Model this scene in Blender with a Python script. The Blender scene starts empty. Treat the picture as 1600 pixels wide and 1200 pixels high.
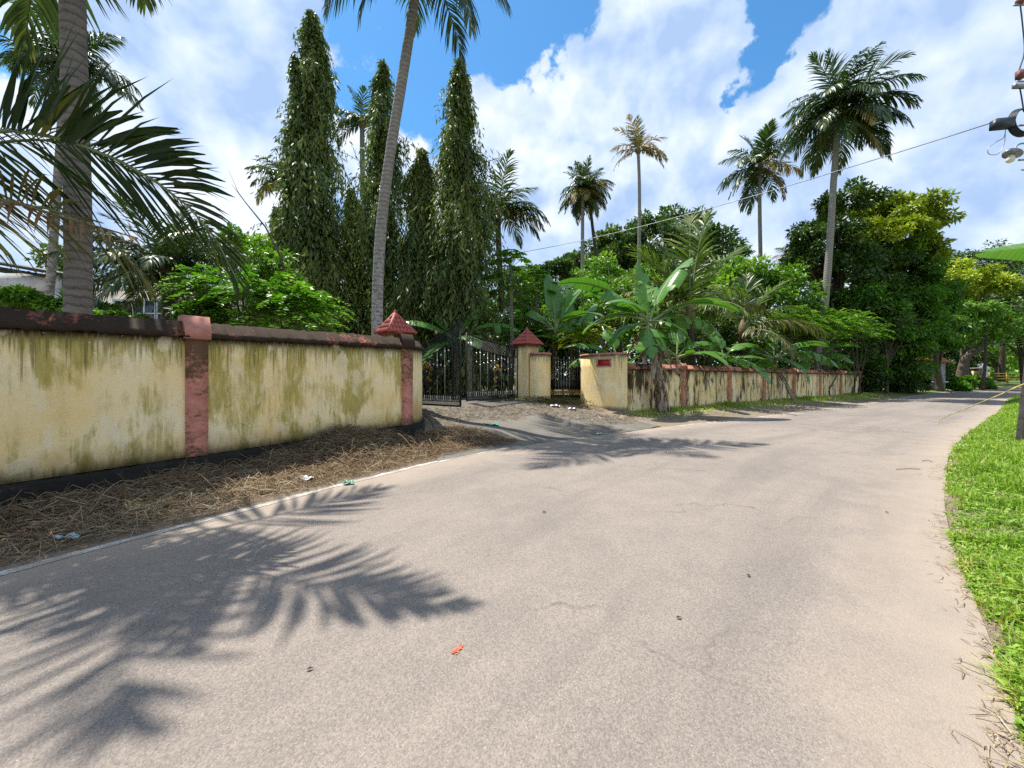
import bpy, math, random
import numpy as np
from mathutils import Vector, Matrix

R = math.radians
sc = bpy.context.scene
COL = sc.collection

# ------------------------------------------------------------------ camera, sky, sun, exposure
F, HZ, HC = 620.0, 588.0, 1.55          # focal length and horizon row in photo pixels (1600 wide), eye height


def X(px, Y): return (px - 800.0) / F * Y
def Z(py, Y): return HC + (HZ - py) / F * Y


cam = bpy.data.cameras.new('camera')
camo = bpy.data.objects.new('camera', cam)
COL.objects.link(camo)
cam.sensor_width = 36.0
cam.lens = 36.0 * F / 1600.0
cam.shift_y = -12.0 / 1600.0
cam.clip_start = 0.05
cam.clip_end = 3000.0
camo.location = (0, 0, HC)
camo.rotation_euler = (R(90), 0, 0)
sc.camera = camo

SUN_EL = 68.0
SUN_H = Vector((-0.80, 0.60, 0)).normalized()      # horizontal direction towards the sun
TO_SUN = Vector((SUN_H.x * math.cos(R(SUN_EL)), SUN_H.y * math.cos(R(SUN_EL)), math.sin(R(SUN_EL))))
sun = bpy.data.lights.new('sun', 'SUN')
sun.energy = 3.9
sun.angle = R(0.5)
sun.color = (1.0, 0.95, 0.87)
suno = bpy.data.objects.new('sun', sun)
COL.objects.link(suno)
suno.rotation_euler = TO_SUN.to_track_quat('Z', 'Y').to_euler()
suno.location = (-20, 15, 40)

sc.view_settings.view_transform = 'Standard'
sc.view_settings.look = 'None'
sc.view_settings.exposure = 1.07
sc.view_settings.gamma = 1.0
sc.view_settings.use_curve_mapping = False
sc.cycles.use_denoising = False
sc.cycles.max_bounces = 8
sc.cycles.diffuse_bounces = 4
sc.cycles.transparent_max_bounces = 8
sc.cycles.sample_clamp_indirect = 6.0
sc.cycles.caustics_reflective = False
sc.cycles.caustics_refractive = False

w = bpy.data.worlds.new('World')
sc.world = w
w.use_nodes = True
wt = w.node_tree
for n in list(wt.nodes):
    wt.nodes.remove(n)


class NT:
    """short hand for building node trees"""
    def __init__(s, tree): s.t = tree

    def n(s, typ, ins=None, **props):
        nd = s.t.nodes.new(typ)
        for k, v in props.items():
            setattr(nd, k, v)
        for k, v in (ins or {}).items():
            sock = nd.inputs[k]
            if isinstance(v, bpy.types.NodeSocket):
                s.t.links.new(v, sock)
            else:
                sock.default_value = v
        return nd

    def math(s, op, a, b=0.0, clamp=False):
        return s.n('ShaderNodeMath', {0: a, 1: b}, operation=op, use_clamp=clamp).outputs[0]

    def mix(s, f, a, b, mode='MIX'):
        nd = s.t.nodes.new('ShaderNodeMix')
        nd.data_type = 'RGBA'
        nd.blend_type = mode
        nd.clamp_factor = True
        for k, v in ((0, f), (6, a), (7, b)):
            if isinstance(v, bpy.types.NodeSocket):
                s.t.links.new(v, nd.inputs[k])
            else:
                if k and len(v) == 3:
                    v = (*v, 1)
                nd.inputs[k].default_value = v
        return nd.outputs[2]

    def ramp(s, f, stops, interp='LINEAR'):
        nd = s.t.nodes.new('ShaderNodeValToRGB')
        s.t.links.new(f, nd.inputs[0])
        cr = nd.color_ramp
        cr.interpolation = interp
        while len(cr.elements) < len(stops):
            cr.elements.new(0.5)
        for e, (p, c) in zip(cr.elements, stops):
            e.position = p
            if isinstance(c, (int, float)):
                c = (c, c, c)
            e.color = (*c, 1)
        return nd.outputs[0]

    def mr(s, v, a, b, c, d, kind='LINEAR'):
        return s.n('ShaderNodeMapRange', {0: v, 1: a, 2: b, 3: c, 4: d}, interpolation_type=kind).outputs[0]

    def noise(s, vec, scale, detail=4.0, rough=0.55, dist=0.0):
        return s.n('ShaderNodeTexNoise', {'Vector': vec, 'Scale': scale, 'Detail': detail, 'Roughness': rough, 'Distortion': dist}).outputs[0]

    def mapv(s, vec, scale=(1, 1, 1), loc=(0, 0, 0), rot=(0, 0, 0)):
        return s.n('ShaderNodeMapping', {'Vector': vec, 'Scale': scale, 'Location': loc, 'Rotation': rot}).outputs[0]


k = NT(wt)
sky = k.n('ShaderNodeTexSky', sky_type='NISHITA')
sky.sun_disc = False
sky.sun_elevation = R(SUN_EL)
sky.sun_rotation = math.atan2(SUN_H.x, SUN_H.y)
sky.air_density = 1.0
sky.dust_density = 0.4
sky.ozone_density = 1.2
d = k.n('ShaderNodeTexCoord').outputs['Generated']
warp = k.n('ShaderNodeTexNoise', {'Vector': d, 'Scale': 4.0, 'Detail': 4.0}).outputs['Color']
dw = k.n('ShaderNodeVectorMath', {0: d, 1: k.n('ShaderNodeVectorMath', {0: warp, 1: (0.07, 0.07, 0.07)}, operation='MULTIPLY').outputs[0]}, operation='ADD').outputs[0]


def billow(v):
    # broad masses with cauliflower lumps of two sizes
    big = k.noise(v, 3.2, 6.0, 0.5)
    l1 = k.math('ABSOLUTE', k.math('SUBTRACT', k.noise(v, 5.2, 3.0, 0.5), 0.5))
    l2 = k.math('ABSOLUTE', k.math('SUBTRACT', k.noise(v, 13.0, 5.0, 0.55), 0.5))
    return k.math('SUBTRACT', k.math('SUBTRACT', k.math('ADD', big, .05), k.math('MULTIPLY', l1, .36)), k.math('MULTIPLY', l2, .15))


dens = billow(dw)
dens_s = billow(k.n('ShaderNodeVectorMath', {0: dw, 1: tuple(TO_SUN * 0.06)}, operation='ADD').outputs[0])
# weights of the cloud banks: photo pixel, radius in px, amount
BANKS = [(960, 150, 330, .34), (840, 300, 250, .30), (1090, 250, 260, .22), (480, 90, 170, .30), (430, 240, 190, .22), (250, 120, 300, .20),
         (1400, 120, 330, .17), (1300, 330, 260, .18), (60, 330, 160, .14), (600, 260, 120, .12),
         (640, 110, 210, -.62), (835, 20, 150, -.66), (1190, 30, 110, -.46), (1150, 130, 80, -.46), (1530, 175, 110, -.20), (1440, 20, 120, -.10), (20, 130, 110, -.32), (520, 130, 60, -.14), (350, 60, 120, -.16), (310, 340, 110, -.14)]
wn = k.n('ShaderNodeTexNoise', {'Vector': d, 'Scale': 5.0, 'Detail': 6.0, 'Roughness': 0.6}).outputs['Color']
db = k.n('ShaderNodeVectorMath', {0: d, 1: k.n('ShaderNodeVectorMath', {0: k.n('ShaderNodeVectorMath', {0: wn, 1: (.5, .5, .5)}, operation='SUBTRACT').outputs[0], 1: (.42, .42, .42)}, operation='MULTIPLY').outputs[0]}, operation='ADD').outputs[0]
acc = dens
for (px, py, rad, amt) in BANKS:
    c = Vector((px - 800, F, HZ - py))
    ln = c.length
    dist = k.n('ShaderNodeVectorMath', {0: db, 1: tuple(c.normalized())}, operation='DISTANCE').outputs['Value']
    acc = k.math('ADD', acc, k.mr(dist, 0.0, rad / ln, amt, 0.0, 'SMOOTHSTEP'))
cover = k.mr(acc, 0.36, 0.53, 0.0, 1.0, 'SMOOTHSTEP')
lit = k.mr(k.math('SUBTRACT', dens, dens_s), -0.10, 0.11, 0.0, 1.0)  # sunlit and shaded sides of the clouds, painted into the sky colour
soft = k.noise(dw, 2.2, 4.0, 0.5)
cl = k.ramp(k.math('ADD', k.math('MULTIPLY', lit, .62), k.math('MULTIPLY', soft, .42)), [(0.22, (1.55, 2.10, 3.10)), (0.44, (2.15, 2.65, 3.45)), (0.66, (2.85, 3.20, 3.75)), (0.90, (3.75, 3.85, 4.0))])
blue = k.mix(1.0, sky.outputs[0], (0.27, 0.53, 0.66), 'MULTIPLY')
colr = k.mix(k.math('MULTIPLY', cover, 0.94), blue, cl)
bg = k.n('ShaderNodeBackground', {'Color': colr, 'Strength': 0.15})
wt.links.new(bg.outputs[0], k.n('ShaderNodeOutputWorld').inputs[0])

# ------------------------------------------------------------------ helpers
def rng(seed): return np.random.default_rng(seed)


def np_mesh(name, V, faces, mat=None, attrs=None, smooth=False):
    """faces: list of integer arrays (n,3) / (n,4)"""
    me = bpy.data.meshes.new(name)
    V = np.asarray(V, dtype=np.float32)
    me.vertices.add(len(V))
    me.vertices.foreach_set('co', V.ravel())
    fs = [np.asarray(f, dtype=np.int32) for f in faces if len(f)]
    tot = sum(f.size for f in fs)
    cnt = sum(len(f) for f in fs)
    me.loops.add(tot)
    me.loops.foreach_set('vertex_index', np.concatenate([f.ravel() for f in fs]))
    me.polygons.add(cnt)
    st, o = [], 0
    for f in fs:
        st.append(o + np.arange(len(f)) * f.shape[1])
        o += f.size
    me.polygons.foreach_set('loop_start', np.concatenate(st).astype(np.int32))
    if smooth:
        me.polygons.foreach_set('use_smooth', np.ones(cnt, dtype=bool))
    for an, (typ, arr) in (attrs or {}).items():
        a = me.attributes.new(an, typ, 'POINT')
        a.data.foreach_set('value' if typ == 'FLOAT' else 'vector', np.asarray(arr, dtype=np.float32).ravel())
    me.update(calc_edges=True)
    me.validate()
    for m in (mat if isinstance(mat, (list, tuple)) else [mat]):
        if m:
            me.materials.append(m)
    return me


def obj(name, me, parent=None, loc=(0, 0, 0), rotz=0.0, **tags):
    o = bpy.data.objects.new(name, me)
    COL.objects.link(o)
    o.location = loc
    o.rotation_euler = (0, 0, rotz)
    if parent is not None:
        o.parent = parent
    for a, v in tags.items():
        o[a] = v
    return o


def thing(name, label, cat, loc=(0, 0, 0), rotz=0.0, group=None):
    o = obj(name, None, None, loc, rotz, label=label, category=cat)
    o.empty_display_size = 0.2
    if group:
        o['group'] = group
    return o


class MB:
    """collects verts, faces and the attributes 'rnd' (float) and 'wc' (vector) of one mesh"""
    def __init__(s): s.V, s.T, s.Q, s.A, s.W, s.n = [], [], [], [], [], 0

    def add(s, V, T=None, Q=None, a=0.5, wc=None):
        V = np.asarray(V, dtype=float).reshape(-1, 3)
        if T is not None and len(T): s.T.append(np.asarray(T) + s.n)
        if Q is not None and len(Q): s.Q.append(np.asarray(Q) + s.n)
        s.V.append(V)
        s.A.append(np.broadcast_to(np.asarray(a, dtype=float), (len(V),)))
        s.W.append(V if wc is None else np.asarray(wc, dtype=float))
        s.n += len(V)
        return s

    def mesh(s, name, mat, smooth=False):
        f = []
        if s.T: f.append(np.concatenate(s.T))
        if s.Q: f.append(np.concatenate(s.Q))
        return np_mesh(name, np.concatenate(s.V), f, mat, {'rnd': ('FLOAT', np.concatenate(s.A)), 'wc': ('FLOAT_VECTOR', np.concatenate(s.W))}, smooth)

    def box(s, x0, x1, y0, y1, z0, z1, a=0.5, wc=None):
        V = [(x0, y0, z0), (x1, y0, z0), (x1, y1, z0), (x0, y1, z0), (x0, y0, z1), (x1, y0, z1), (x1, y1, z1), (x0, y1, z1)]
        Q = [(0, 3, 2, 1), (4, 5, 6, 7), (0, 1, 5, 4), (1, 2, 6, 5), (2, 3, 7, 6), (3, 0, 4, 7)]
        return s.add(V, None, Q, a, wc)

    def tube(s, pts, rad, n=6, a=0.5, cap=True):
        pts = np.asarray(pts, dtype=float)
        m = len(pts)
        rad = np.broadcast_to(np.asarray(rad, dtype=float), (m,))
        tg = np.gradient(pts, axis=0)
        tg /= np.linalg.norm(tg, axis=1, keepdims=True) + 1e-9
        ref = np.array([0, 0, 1.0]) if abs(tg[:, 2]).mean() < 0.8 else np.array([1.0, 0, 0])
        u = np.cross(tg, ref)
        u /= np.linalg.norm(u, axis=1, keepdims=True) + 1e-9
        v = np.cross(tg, u)
        th = np.arange(n) / n * 2 * math.pi
        V = pts[:, None, :] + rad[:, None, None] * (np.cos(th)[None, :, None] * u[:, None, :] + np.sin(th)[None, :, None] * v[:, None, :])
        V = V.reshape(-1, 3)
        i = np.arange(m - 1)[:, None] * n
        j = np.arange(n)[None, :]
        j2 = (j + 1) % n
        Q = np.stack([i + j, i + n + j, i + n + j2, i + j2], -1).reshape(-1, 4)
        T = []
        if cap:
            V = np.vstack([V, pts[0], pts[-1]])
            c0, c1 = m * n, m * n + 1
            for q in range(n):
                T.append((c0, q, (q + 1) % n))
                T.append((c1, (m - 1) * n + (q + 1) % n, (m - 1) * n + q))
        return s.add(V, T, Q, a)

    def leaves(s, pos, dr, up, ln, wd, rnd, fold=0.25, wide=0.42):
        """one folded diamond leaf each: base, two sides, tip"""
        pos = np.asarray(pos)
        n = len(pos)
        dr = dr / (np.linalg.norm(dr, axis=1, keepdims=True) + 1e-9)
        sd = np.cross(dr, up)
        sd /= np.linalg.norm(sd, axis=1, keepdims=True) + 1e-9
        nr = np.cross(sd, dr)
        ln = np.broadcast_to(ln, (n,))[:, None]
        wd = np.broadcast_to(wd, (n,))[:, None]
        mid = pos + dr * ln * wide
        V = np.stack([pos, mid + sd * wd * .5 + nr * wd * fold, pos + dr * ln - nr * ln * .08, mid - sd * wd * .5 + nr * wd * fold], 1).reshape(-1, 3)
        b = np.arange(n)[:, None] * 4
        T = np.concatenate([b + np.array([[0, 1, 2]]), b + np.array([[0, 2, 3]])])
        return s.add(V, T, None, np.repeat(np.broadcast_to(rnd, (n,)), 4))


def catmull(pts, per=8):
    P = np.asarray(pts, dtype=float)
    P = np.vstack([2 * P[0] - P[1], P, 2 * P[-1] - P[-2]])
    out = []
    for i in range(1, len(P) - 2):
        for q in range(per):
            t = q / per
            a, b, c, e = P[i - 1], P[i], P[i + 1], P[i + 2]
            out.append(.5 * (2 * b + (c - a) * t + (2 * a - 5 * b + 4 * c - e) * t * t + (3 * b - a - 3 * c + e) * t ** 3))
    out.append(P[-2])
    return np.array(out)


# ------------------------------------------------------------------ materials
def mat(name):
    m = bpy.data.materials.new(name)
    m.use_nodes = True
    t = m.node_tree
    for n in list(t.nodes):
        t.nodes.remove(n)
    return m, NT(t)


def finish(m, k, shader):
    k.t.links.new(shader, k.n('ShaderNodeOutputMaterial').inputs[0])
    return m


def pbsdf(k, col, rough=0.8, bump=None, bstr=0.4, bdist=0.02, metal=0.0, spec=0.5):
    ins = {'Base Color': col if isinstance(col, bpy.types.NodeSocket) else (*col, 1), 'Roughness': rough, 'Metallic': metal, 'Specular IOR Level': spec}
    if bump is not None:
        ins['Normal'] = k.n('ShaderNodeBump', {'Height': bump, 'Strength': bstr, 'Distance': bdist}).outputs[0]
    return k.n('ShaderNodeBsdfPrincipled', ins).outputs[0]


def leafmat(name, stops, rough=0.45, trans=0.3, tcol=None, vein=None, spec=0.4):
    """stops: colour by the per-leaf random value; some light passes through the blade"""
    m, k = mat(name)
    a = k.n('ShaderNodeAttribute', attribute_name='rnd').outputs['Fac']
    oi = k.n('ShaderNodeObjectInfo').outputs['Random']
    f = k.math('ADD', a, k.math('MULTIPLY', k.math('SUBTRACT', oi, 0.5), 0.16), True)
    c = k.ramp(f, stops)
    if vein:
        wc = k.n('ShaderNodeAttribute', attribute_name='wc').outputs['Vector']
        sx = k.n('ShaderNodeSeparateXYZ', {0: wc})
        wv = k.math('SINE', k.math('MULTIPLY', sx.outputs[0], vein))
        nz = k.noise(k.mapv(wc, (6, 1.2, 1)), 2.0, 4)
        c = k.mix(k.mr(wv, -1, 1, 0.0, 0.22), c, (0.02, 0.05, 0.015))
        c = k.mix(k.mr(nz, 0.5, 0.75, 0, 0.5), c, k.mix(0.5, c, (0.30, 0.32, 0.08)))
    p = pbsdf(k, c, rough, spec=spec)
    tc = k.mix(1.0, c, tcol or (1.0, 1.25, 0.5), 'MULTIPLY')
    tr = k.n('ShaderNodeBsdfTranslucent', {'Color': tc}).outputs[0]
    return finish(m, k, k.n('ShaderNodeMixShader', {0: trans, 1: p, 2: tr}).outputs[0])


def plain(name, c, rough=0.7, var=0.12, scale=6.0, metal=0.0, bump=0.2, spec=0.4):
    m, k = mat(name)
    co = k.n('ShaderNodeTexCoord').outputs['Object']
    nz = k.noise(co, scale, 5)
    dark = tuple(max(0, v * (1 - 3 * var)) for v in c)
    lite = tuple(min(1, v * (1 + 1.5 * var)) for v in c)
    return finish(m, k, pbsdf(k, k.ramp(nz, [(.3, dark), (.5, c), (.72, lite)]), rough, k.noise(co, scale * 6, 3), bump, 0.01, metal, spec))


M = {}
def plaster(name, olive=1.0, black=0.0, base=(0.92, 0.67, 0.29), pale=(0.93, 0.77, 0.46)):
    m, k = mat(name)
    wc = k.n('ShaderNodeAttribute', attribute_name='wc').outputs['Vector']
    sx = k.n('ShaderNodeSeparateXYZ', {0: wc})
    s, dn, up = sx.outputs
    flat = k.n('ShaderNodeCombineXYZ', {0: s, 1: dn, 2: 0.0}).outputs[0]
    c = k.mix(k.mr(k.noise(flat, 1.3, 5), .35, .65, 0, 1), base, pale)
    c = k.mix(k.mr(k.noise(k.mapv(flat, (2.2, .8, 1)), 2.4, 6, .65), .5, .8, 0, .55), c, (0.55, 0.40, 0.17))
    # olive algae in blotches that run down the wall, with hard torn edges
    bl = k.noise(k.mapv(flat, (1.5, .55, 1), (3.1, 0, 0)), 1.15, 8, .62, .3)
    fine = k.noise(k.mapv(flat, (7, .8, 1)), 2.2, 6, .65)
    am = k.math('ADD', bl, k.math('MULTIPLY', k.math('SUBTRACT', fine, .5), .35))
    am = k.math('ADD', am, k.mr(dn, 0, 1.7, .035, -.03))
    amask = k.mr(am, .485 - .02 * olive, .575, 0, .84 * min(1, olive))
    oc = k.mix(k.mr(k.noise(k.mapv(flat, (9, 1.4, 1)), 3, 6, .7), .3, .7, 0, 1), (0.54, 0.42, 0.09), (0.28, 0.225, 0.03))
    oc = k.mix(k.mr(up, .1, .7, .6, 0), oc, (0.17, 0.18, 0.012))
    c = k.mix(amask, c, oc)
    # thin runs from the coping
    st = k.noise(k.mapv(flat, (16, .35, 1)), 1.6, 4, .6)
    ln = k.math('SUBTRACT', k.math('MULTIPLY', st, 1.9), .72)
    sm = k.mr(k.math('SUBTRACT', ln, k.math('MULTIPLY', dn, .85)), 0.0, .16, 0, .62)
    c = k.mix(sm, c, (0.13, 0.095, 0.025))
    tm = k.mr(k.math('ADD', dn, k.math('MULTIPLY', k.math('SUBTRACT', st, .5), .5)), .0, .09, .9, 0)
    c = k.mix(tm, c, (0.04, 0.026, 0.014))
    # pale scrubbed or peeled patches
    pm = k.mr(k.noise(k.mapv(flat, (1.4, .8, 1), (9, 4, 0)), 1.7, 5, .5, .4), .60, .635, 0, .6)
    c = k.mix(pm, c, k.mix(k.noise(flat, 22, 3), (0.88, 0.70, 0.40), (0.92, 0.80, 0.56)))
    # pits, flaked specks and a few hairline cracks
    pit = k.mr(k.noise(flat, 38, 4, .65), .64, .70, 0, .6)
    c = k.mix(pit, c, (0.22, 0.165, 0.075))
    fl = k.mr(k.noise(k.mapv(flat, (1, 1, 1), (7, 3, 0)), 21, 4, .6), .66, .69, 0, .75)
    c = k.mix(fl, c, (0.93, 0.83, 0.60))
    ce = k.n('ShaderNodeTexVoronoi', {'Vector': k.n('ShaderNodeVectorMath', {0: flat, 1: k.n('ShaderNodeVectorMath', {0: k.n('ShaderNodeTexNoise', {'Vector': flat, 'Scale': 3.0, 'Detail': 5.0}).outputs['Color'], 1: (.5, .5, .5)}, operation='MULTIPLY').outputs[0]}, operation='ADD').outputs[0], 'Scale': .8}, feature='DISTANCE_TO_EDGE').outputs['Distance']
    ck = k.math('MULTIPLY', k.mr(ce, 0, .005, .8, 0), k.mr(k.noise(flat, 1.1, 3), .58, .62, 0, .8))
    c = k.mix(ck, c, (0.10, 0.075, 0.04))
    if black > 0:
        bk = k.noise(k.mapv(flat, (2.4, .5, 1), (1.7, 2, 0)), 1.2, 9, .66, .25)
        bf = k.noise(k.mapv(flat, (11, 1.2, 1)), 2.5, 5, .7)
        bm = k.math('ADD', bk, k.math('MULTIPLY', k.math('SUBTRACT', bf, .5), .45))
        c = k.mix(k.mr(bm, .57 - .045 * black, .64 - .03 * black, 0, .93), c, (0.018, 0.015, 0.011))
    c = k.mix(k.mr(k.math('ADD', up, k.math('MULTIPLY', k.math('SUBTRACT', fine, .5), .35)), .0, .13, .75, 0), c, (0.06, 0.052, 0.02))
    h = k.math('ADD', k.noise(flat, 30, 6), k.math('MULTIPLY', pm, -.6))
    return finish(m, k, pbsdf(k, c, .88, h, .35, .012, spec=.25))


def paint(name, c, grime, amt=1.0, topm=0.0):
    """old wall paint blackened by moss: the amount sets how much"""
    m, k = mat(name)
    co = k.n('ShaderNodeAttribute', attribute_name='wc').outputs['Vector']
    a = k.noise(k.mapv(co, (1.2, 1, 1)), 2.3, 8, .65)
    b = k.noise(co, 17, 6, .7)
    base = k.mix(k.mr(k.noise(co, 6, 5), .35, .7, 0, 1), c, tuple(v * .68 for v in c))
    f = k.math('ADD', a, k.math('MULTIPLY', k.math('SUBTRACT', b, .5), .9 if topm else .5))
    if topm:
        sep = k.n('ShaderNodeSeparateXYZ', {0: co}).outputs
        f = k.math('ADD', f, k.math('ADD', k.mr(sep[1], 0.1, .95, topm, 0), k.mr(sep[2], 0.0, .22, topm * .9, 0)))
    g = k.mix(k.noise(co, 40, 3), grime, tuple(v * 2.2 for v in grime))
    mask = k.mr(f, .62 - .3 * amt, (.84 if topm else .72) - .3 * amt, 0, .95)
    cc = k.mix(mask, base, g)
    return finish(m, k, pbsdf(k, cc, .9, k.math('ADD', b, mask), .5, .015, spec=.25))


def road_mat():
    m, k = mat('worn_asphalt')
    co = k.n('ShaderNodeTexCoord').outputs['Object']
    wc = k.n('ShaderNodeAttribute', attribute_name='wc').outputs['Vector']       # across 0..1, along metres
    u = k.n('ShaderNodeSeparateXYZ', {0: wc}).outputs[0]
    big = k.noise(co, .35, 5, .6)
    mid = k.noise(co, 2.2, 6, .6)
    c = k.mix(k.mr(big, .32, .68, 0, 1), (0.245, 0.204, 0.172), (0.180, 0.158, 0.140))
    c = k.mix(k.mr(mid, .4, .75, 0, .5), c, (0.28, 0.232, 0.192))
    lane = k.noise(k.mapv(wc, (7, .12, 1)), 1.0, 5, .6)
    c = k.mix(k.mr(lane, .48, .70, 0, .7), c, (0.150, 0.132, 0.118))
    # stones in the binder
    vor = k.n('ShaderNodeTexVoronoi', {'Vector': co, 'Scale': 120.0, 'Randomness': 1.0})
    c = k.mix(.5, c, k.mix(1.0, c, k.ramp(vor.outputs['Color'], [(0.1, .5), (.5, .97), (.9, 1.45)]), 'MULTIPLY'))
    grit = k.noise(co, 210, 3, .7)
    c = k.mix(k.mr(grit, .62, .74, 0, .55), c, (0.07, 0.062, 0.056))
    c = k.mix(k.mr(k.noise(co, 140, 2, .6), .64, .72, 0, .7), c, (0.50, 0.45, 0.40))
    # tyre-dark hairline cracks that wander along the lane
    cv = k.mapv(co, (.22, .55, 1), rot=(0, 0, R(-35)))
    cw = k.n('ShaderNodeVectorMath', {0: cv, 1: k.n('ShaderNodeVectorMath', {0: k.n('ShaderNodeTexNoise', {'Vector': co, 'Scale': 1.4, 'Detail': 5.0}).outputs['Color'], 1: (.5, .5, .5)}, operation='MULTIPLY').outputs[0]}, operation='ADD').outputs[0]
    ve = k.n('ShaderNodeTexVoronoi', {'Vector': cw, 'Scale': 1.0}, feature='DISTANCE_TO_EDGE').outputs['Distance']
    crack = k.math('MULTIPLY', k.mr(ve, .0, .012, 1, 0), k.mr(k.noise(co, .5, 3), .5, .62, 0, .55))
    c = k.mix(crack, c, (0.07, 0.062, 0.055))
    # sand drifted against the edges
    ed = k.math('ADD', k.math('ABSOLUTE', k.math('SUBTRACT', u, .5)), k.math('MULTIPLY', k.math('SUBTRACT', mid, .5), .12))
    sand = k.mr(ed, .36, .50, 0, .85)
    c = k.mix(sand, c, k.mix(grit, (0.36, 0.29, 0.225), (0.30, 0.245, 0.195)))
    hh = k.math('ADD', k.math('MULTIPLY', vor.outputs['Distance'], -1.0), k.math('MULTIPLY', grit, .7))
    return finish(m, k, pbsdf(k, c, .86, hh, .55, .006, spec=.3))


def ground_mat():
    m, k = mat('earth')
    co = k.n('ShaderNodeTexCoord').outputs['Object']
    c = k.mix(k.mr(k.noise(co, .6, 6, .6), .35, .65, 0, 1), (0.16, 0.125, 0.09), (0.24, 0.197, 0.148))
    c = k.mix(k.mr(k.noise(co, 6, 6, .65), .5, .7, 0, .7), c, (0.11, 0.08, 0.05))
    far = k.mr(k.n('ShaderNodeVectorMath', {0: co}, operation='LENGTH').outputs['Value'], 26, 46, 0, 1)
    c = k.mix(k.math('MULTIPLY', far, k.mr(k.noise(co, .9, 4), .3, .5, .3, 1)), c, (0.10, 0.15, 0.03))
    c = k.mix(k.mr(k.noise(co, 70, 3, .7), .58, .7, 0, .6), c, (0.42, 0.34, 0.25))
    return finish(m, k, pbsdf(k, c, .95, k.noise(co, 40, 6), .6, .03, spec=.2))


def drive_mat():
    m, k = mat('driveway_dust')
    co = k.n('ShaderNodeTexCoord').outputs['Object']
    c = k.mix(k.mr(k.noise(co, 1.1, 6, .6), .35, .65, 0, 1), (0.115, 0.106, 0.094), (0.170, 0.155, 0.132))  # dusty grey, darkened in colour to stand in for the trees' shade
    c = k.mix(k.mr(k.noise(co, 3.0, 6, .7), .56, .68, 0, .6), c, (0.20, 0.19, 0.07))
    c = k.mix(k.mr(k.noise(co, 34, 4, .7), .6, .68, 0, .75), c, (0.055, 0.045, 0.035))
    c = k.mix(k.mr(k.noise(co, 22, 4, .7), .66, .72, 0, .7), c, (0.36, 0.33, 0.28))
    return finish(m, k, pbsdf(k, c, .94, k.noise(co, 30, 6), .6, .03, spec=.2))


def line_mat():
    m, k = mat('worn_white_line')
    co = k.n('ShaderNodeTexCoord').outputs['Object']
    f = k.math('ADD', k.noise(co, 3.0, 4), k.math('MULTIPLY', k.math('SUBTRACT', k.noise(co, 55, 4, .7), .5), .9))
    c = k.mix(k.mr(f, .34, .54, 0, .92), (0.58, 0.55, 0.50), (0.27, 0.235, 0.20))
    return finish(m, k, pbsdf(k, c, .85, k.noise(co, 150, 3), .4, .004))


M['plaster_left'] = plaster('plaster_olive_stained', 1.0, 0.0)
M['plaster_gate'] = plaster('plaster_clean', .25, 0.0)
M['plaster_right'] = plaster('plaster_black_stained', .35, 2.0)
M['cope_left'] = paint('coping_mossy', (0.36, 0.12, 0.08), (0.016, 0.013, 0.008), 1.04)
M['cope_right'] = paint('coping_salmon', (0.52, 0.22, 0.145), (0.030, 0.022, 0.015), .48)
M['cope_clean'] = paint('coping_pink', (0.55, 0.25, 0.19), (0.12, 0.07, 0.05), .12)
M['pil_left'] = paint('pilaster_pink', (0.66, 0.27, 0.19), (0.075, 0.045, 0.022), .20, .30)
M['pil_right'] = paint('pilaster_salmon', (0.62, 0.26, 0.155), (0.05, 0.035, 0.02), .26, .12)
M['plinth'] = paint('plinth_black', (0.05, 0.042, 0.032), (0.010, 0.009, 0.007), .75)
M['road'] = road_mat()
M['earth'] = ground_mat()
M['drive'] = drive_mat()
M['line'] = line_mat()

# ------------------------------------------------------------------ road edges and ground form
LE = catmull([(-11.0, -11.0), (-7.9, -4.6), (-5.75, 0.0), (-4.04, 3.13), (-3.2, 4.5), (-2.3, 5.93), (-1.15, 7.5), (0.75, 9.35), (5.3, 12.5), (10.2, 15.7), (21.3, 23.7), (43.9, 40.0), (75, 58), (140, 88)], 10)
RE = catmull([(-5.5, -12.0), (-2.2, -5.0), (0.75, 0.0), (2.40, 1.91), (3.05, 2.58), (4.2, 3.8), (6.45, 5.9), (10.6, 9.4), (20.7, 16.9), (42, 32.5), (75, 51), (140, 80)], 10)


def sdist(P, line, side):
    """signed distance to an edge, positive on the outer side (side=+1 left of travel, -1 right)"""
    P = np.asarray(P, dtype=float)
    a, b = line[:-1], line[1:]
    ab = b - a
    out = np.empty(len(P))
    for i in range(0, len(P), 4000):
        p = P[i:i + 4000, None, :]
        t = np.clip(((p - a) * ab).sum(-1) / (ab * ab).sum(-1), 0, 1)
        q = a + t[..., None] * ab
        dd = np.linalg.norm(p - q, axis=-1)
        j = dd.argmin(1)
        ii = np.arange(len(j))
        cr = ab[j, 0] * (p[:, 0, 1] - a[j, 1]) - ab[j, 1] * (p[:, 0, 0] - a[j, 0])
        out[i:i + 4000] = dd[ii, j] * np.sign(cr) * side
    return out


def vnoise(P, s, seed=0):
    """cheap smooth 2-D noise in -1..1"""
    r = rng(seed)
    v = 0
    for q in range(5):
        a, ph = r.uniform(0, 6.28), r.uniform(0, 6.28)
        f = s * r.uniform(.6, 1.6)
        v = v + np.sin((P[:, 0] * math.cos(a) + P[:, 1] * math.sin(a)) * f + ph)
    return v / 3.2


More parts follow.
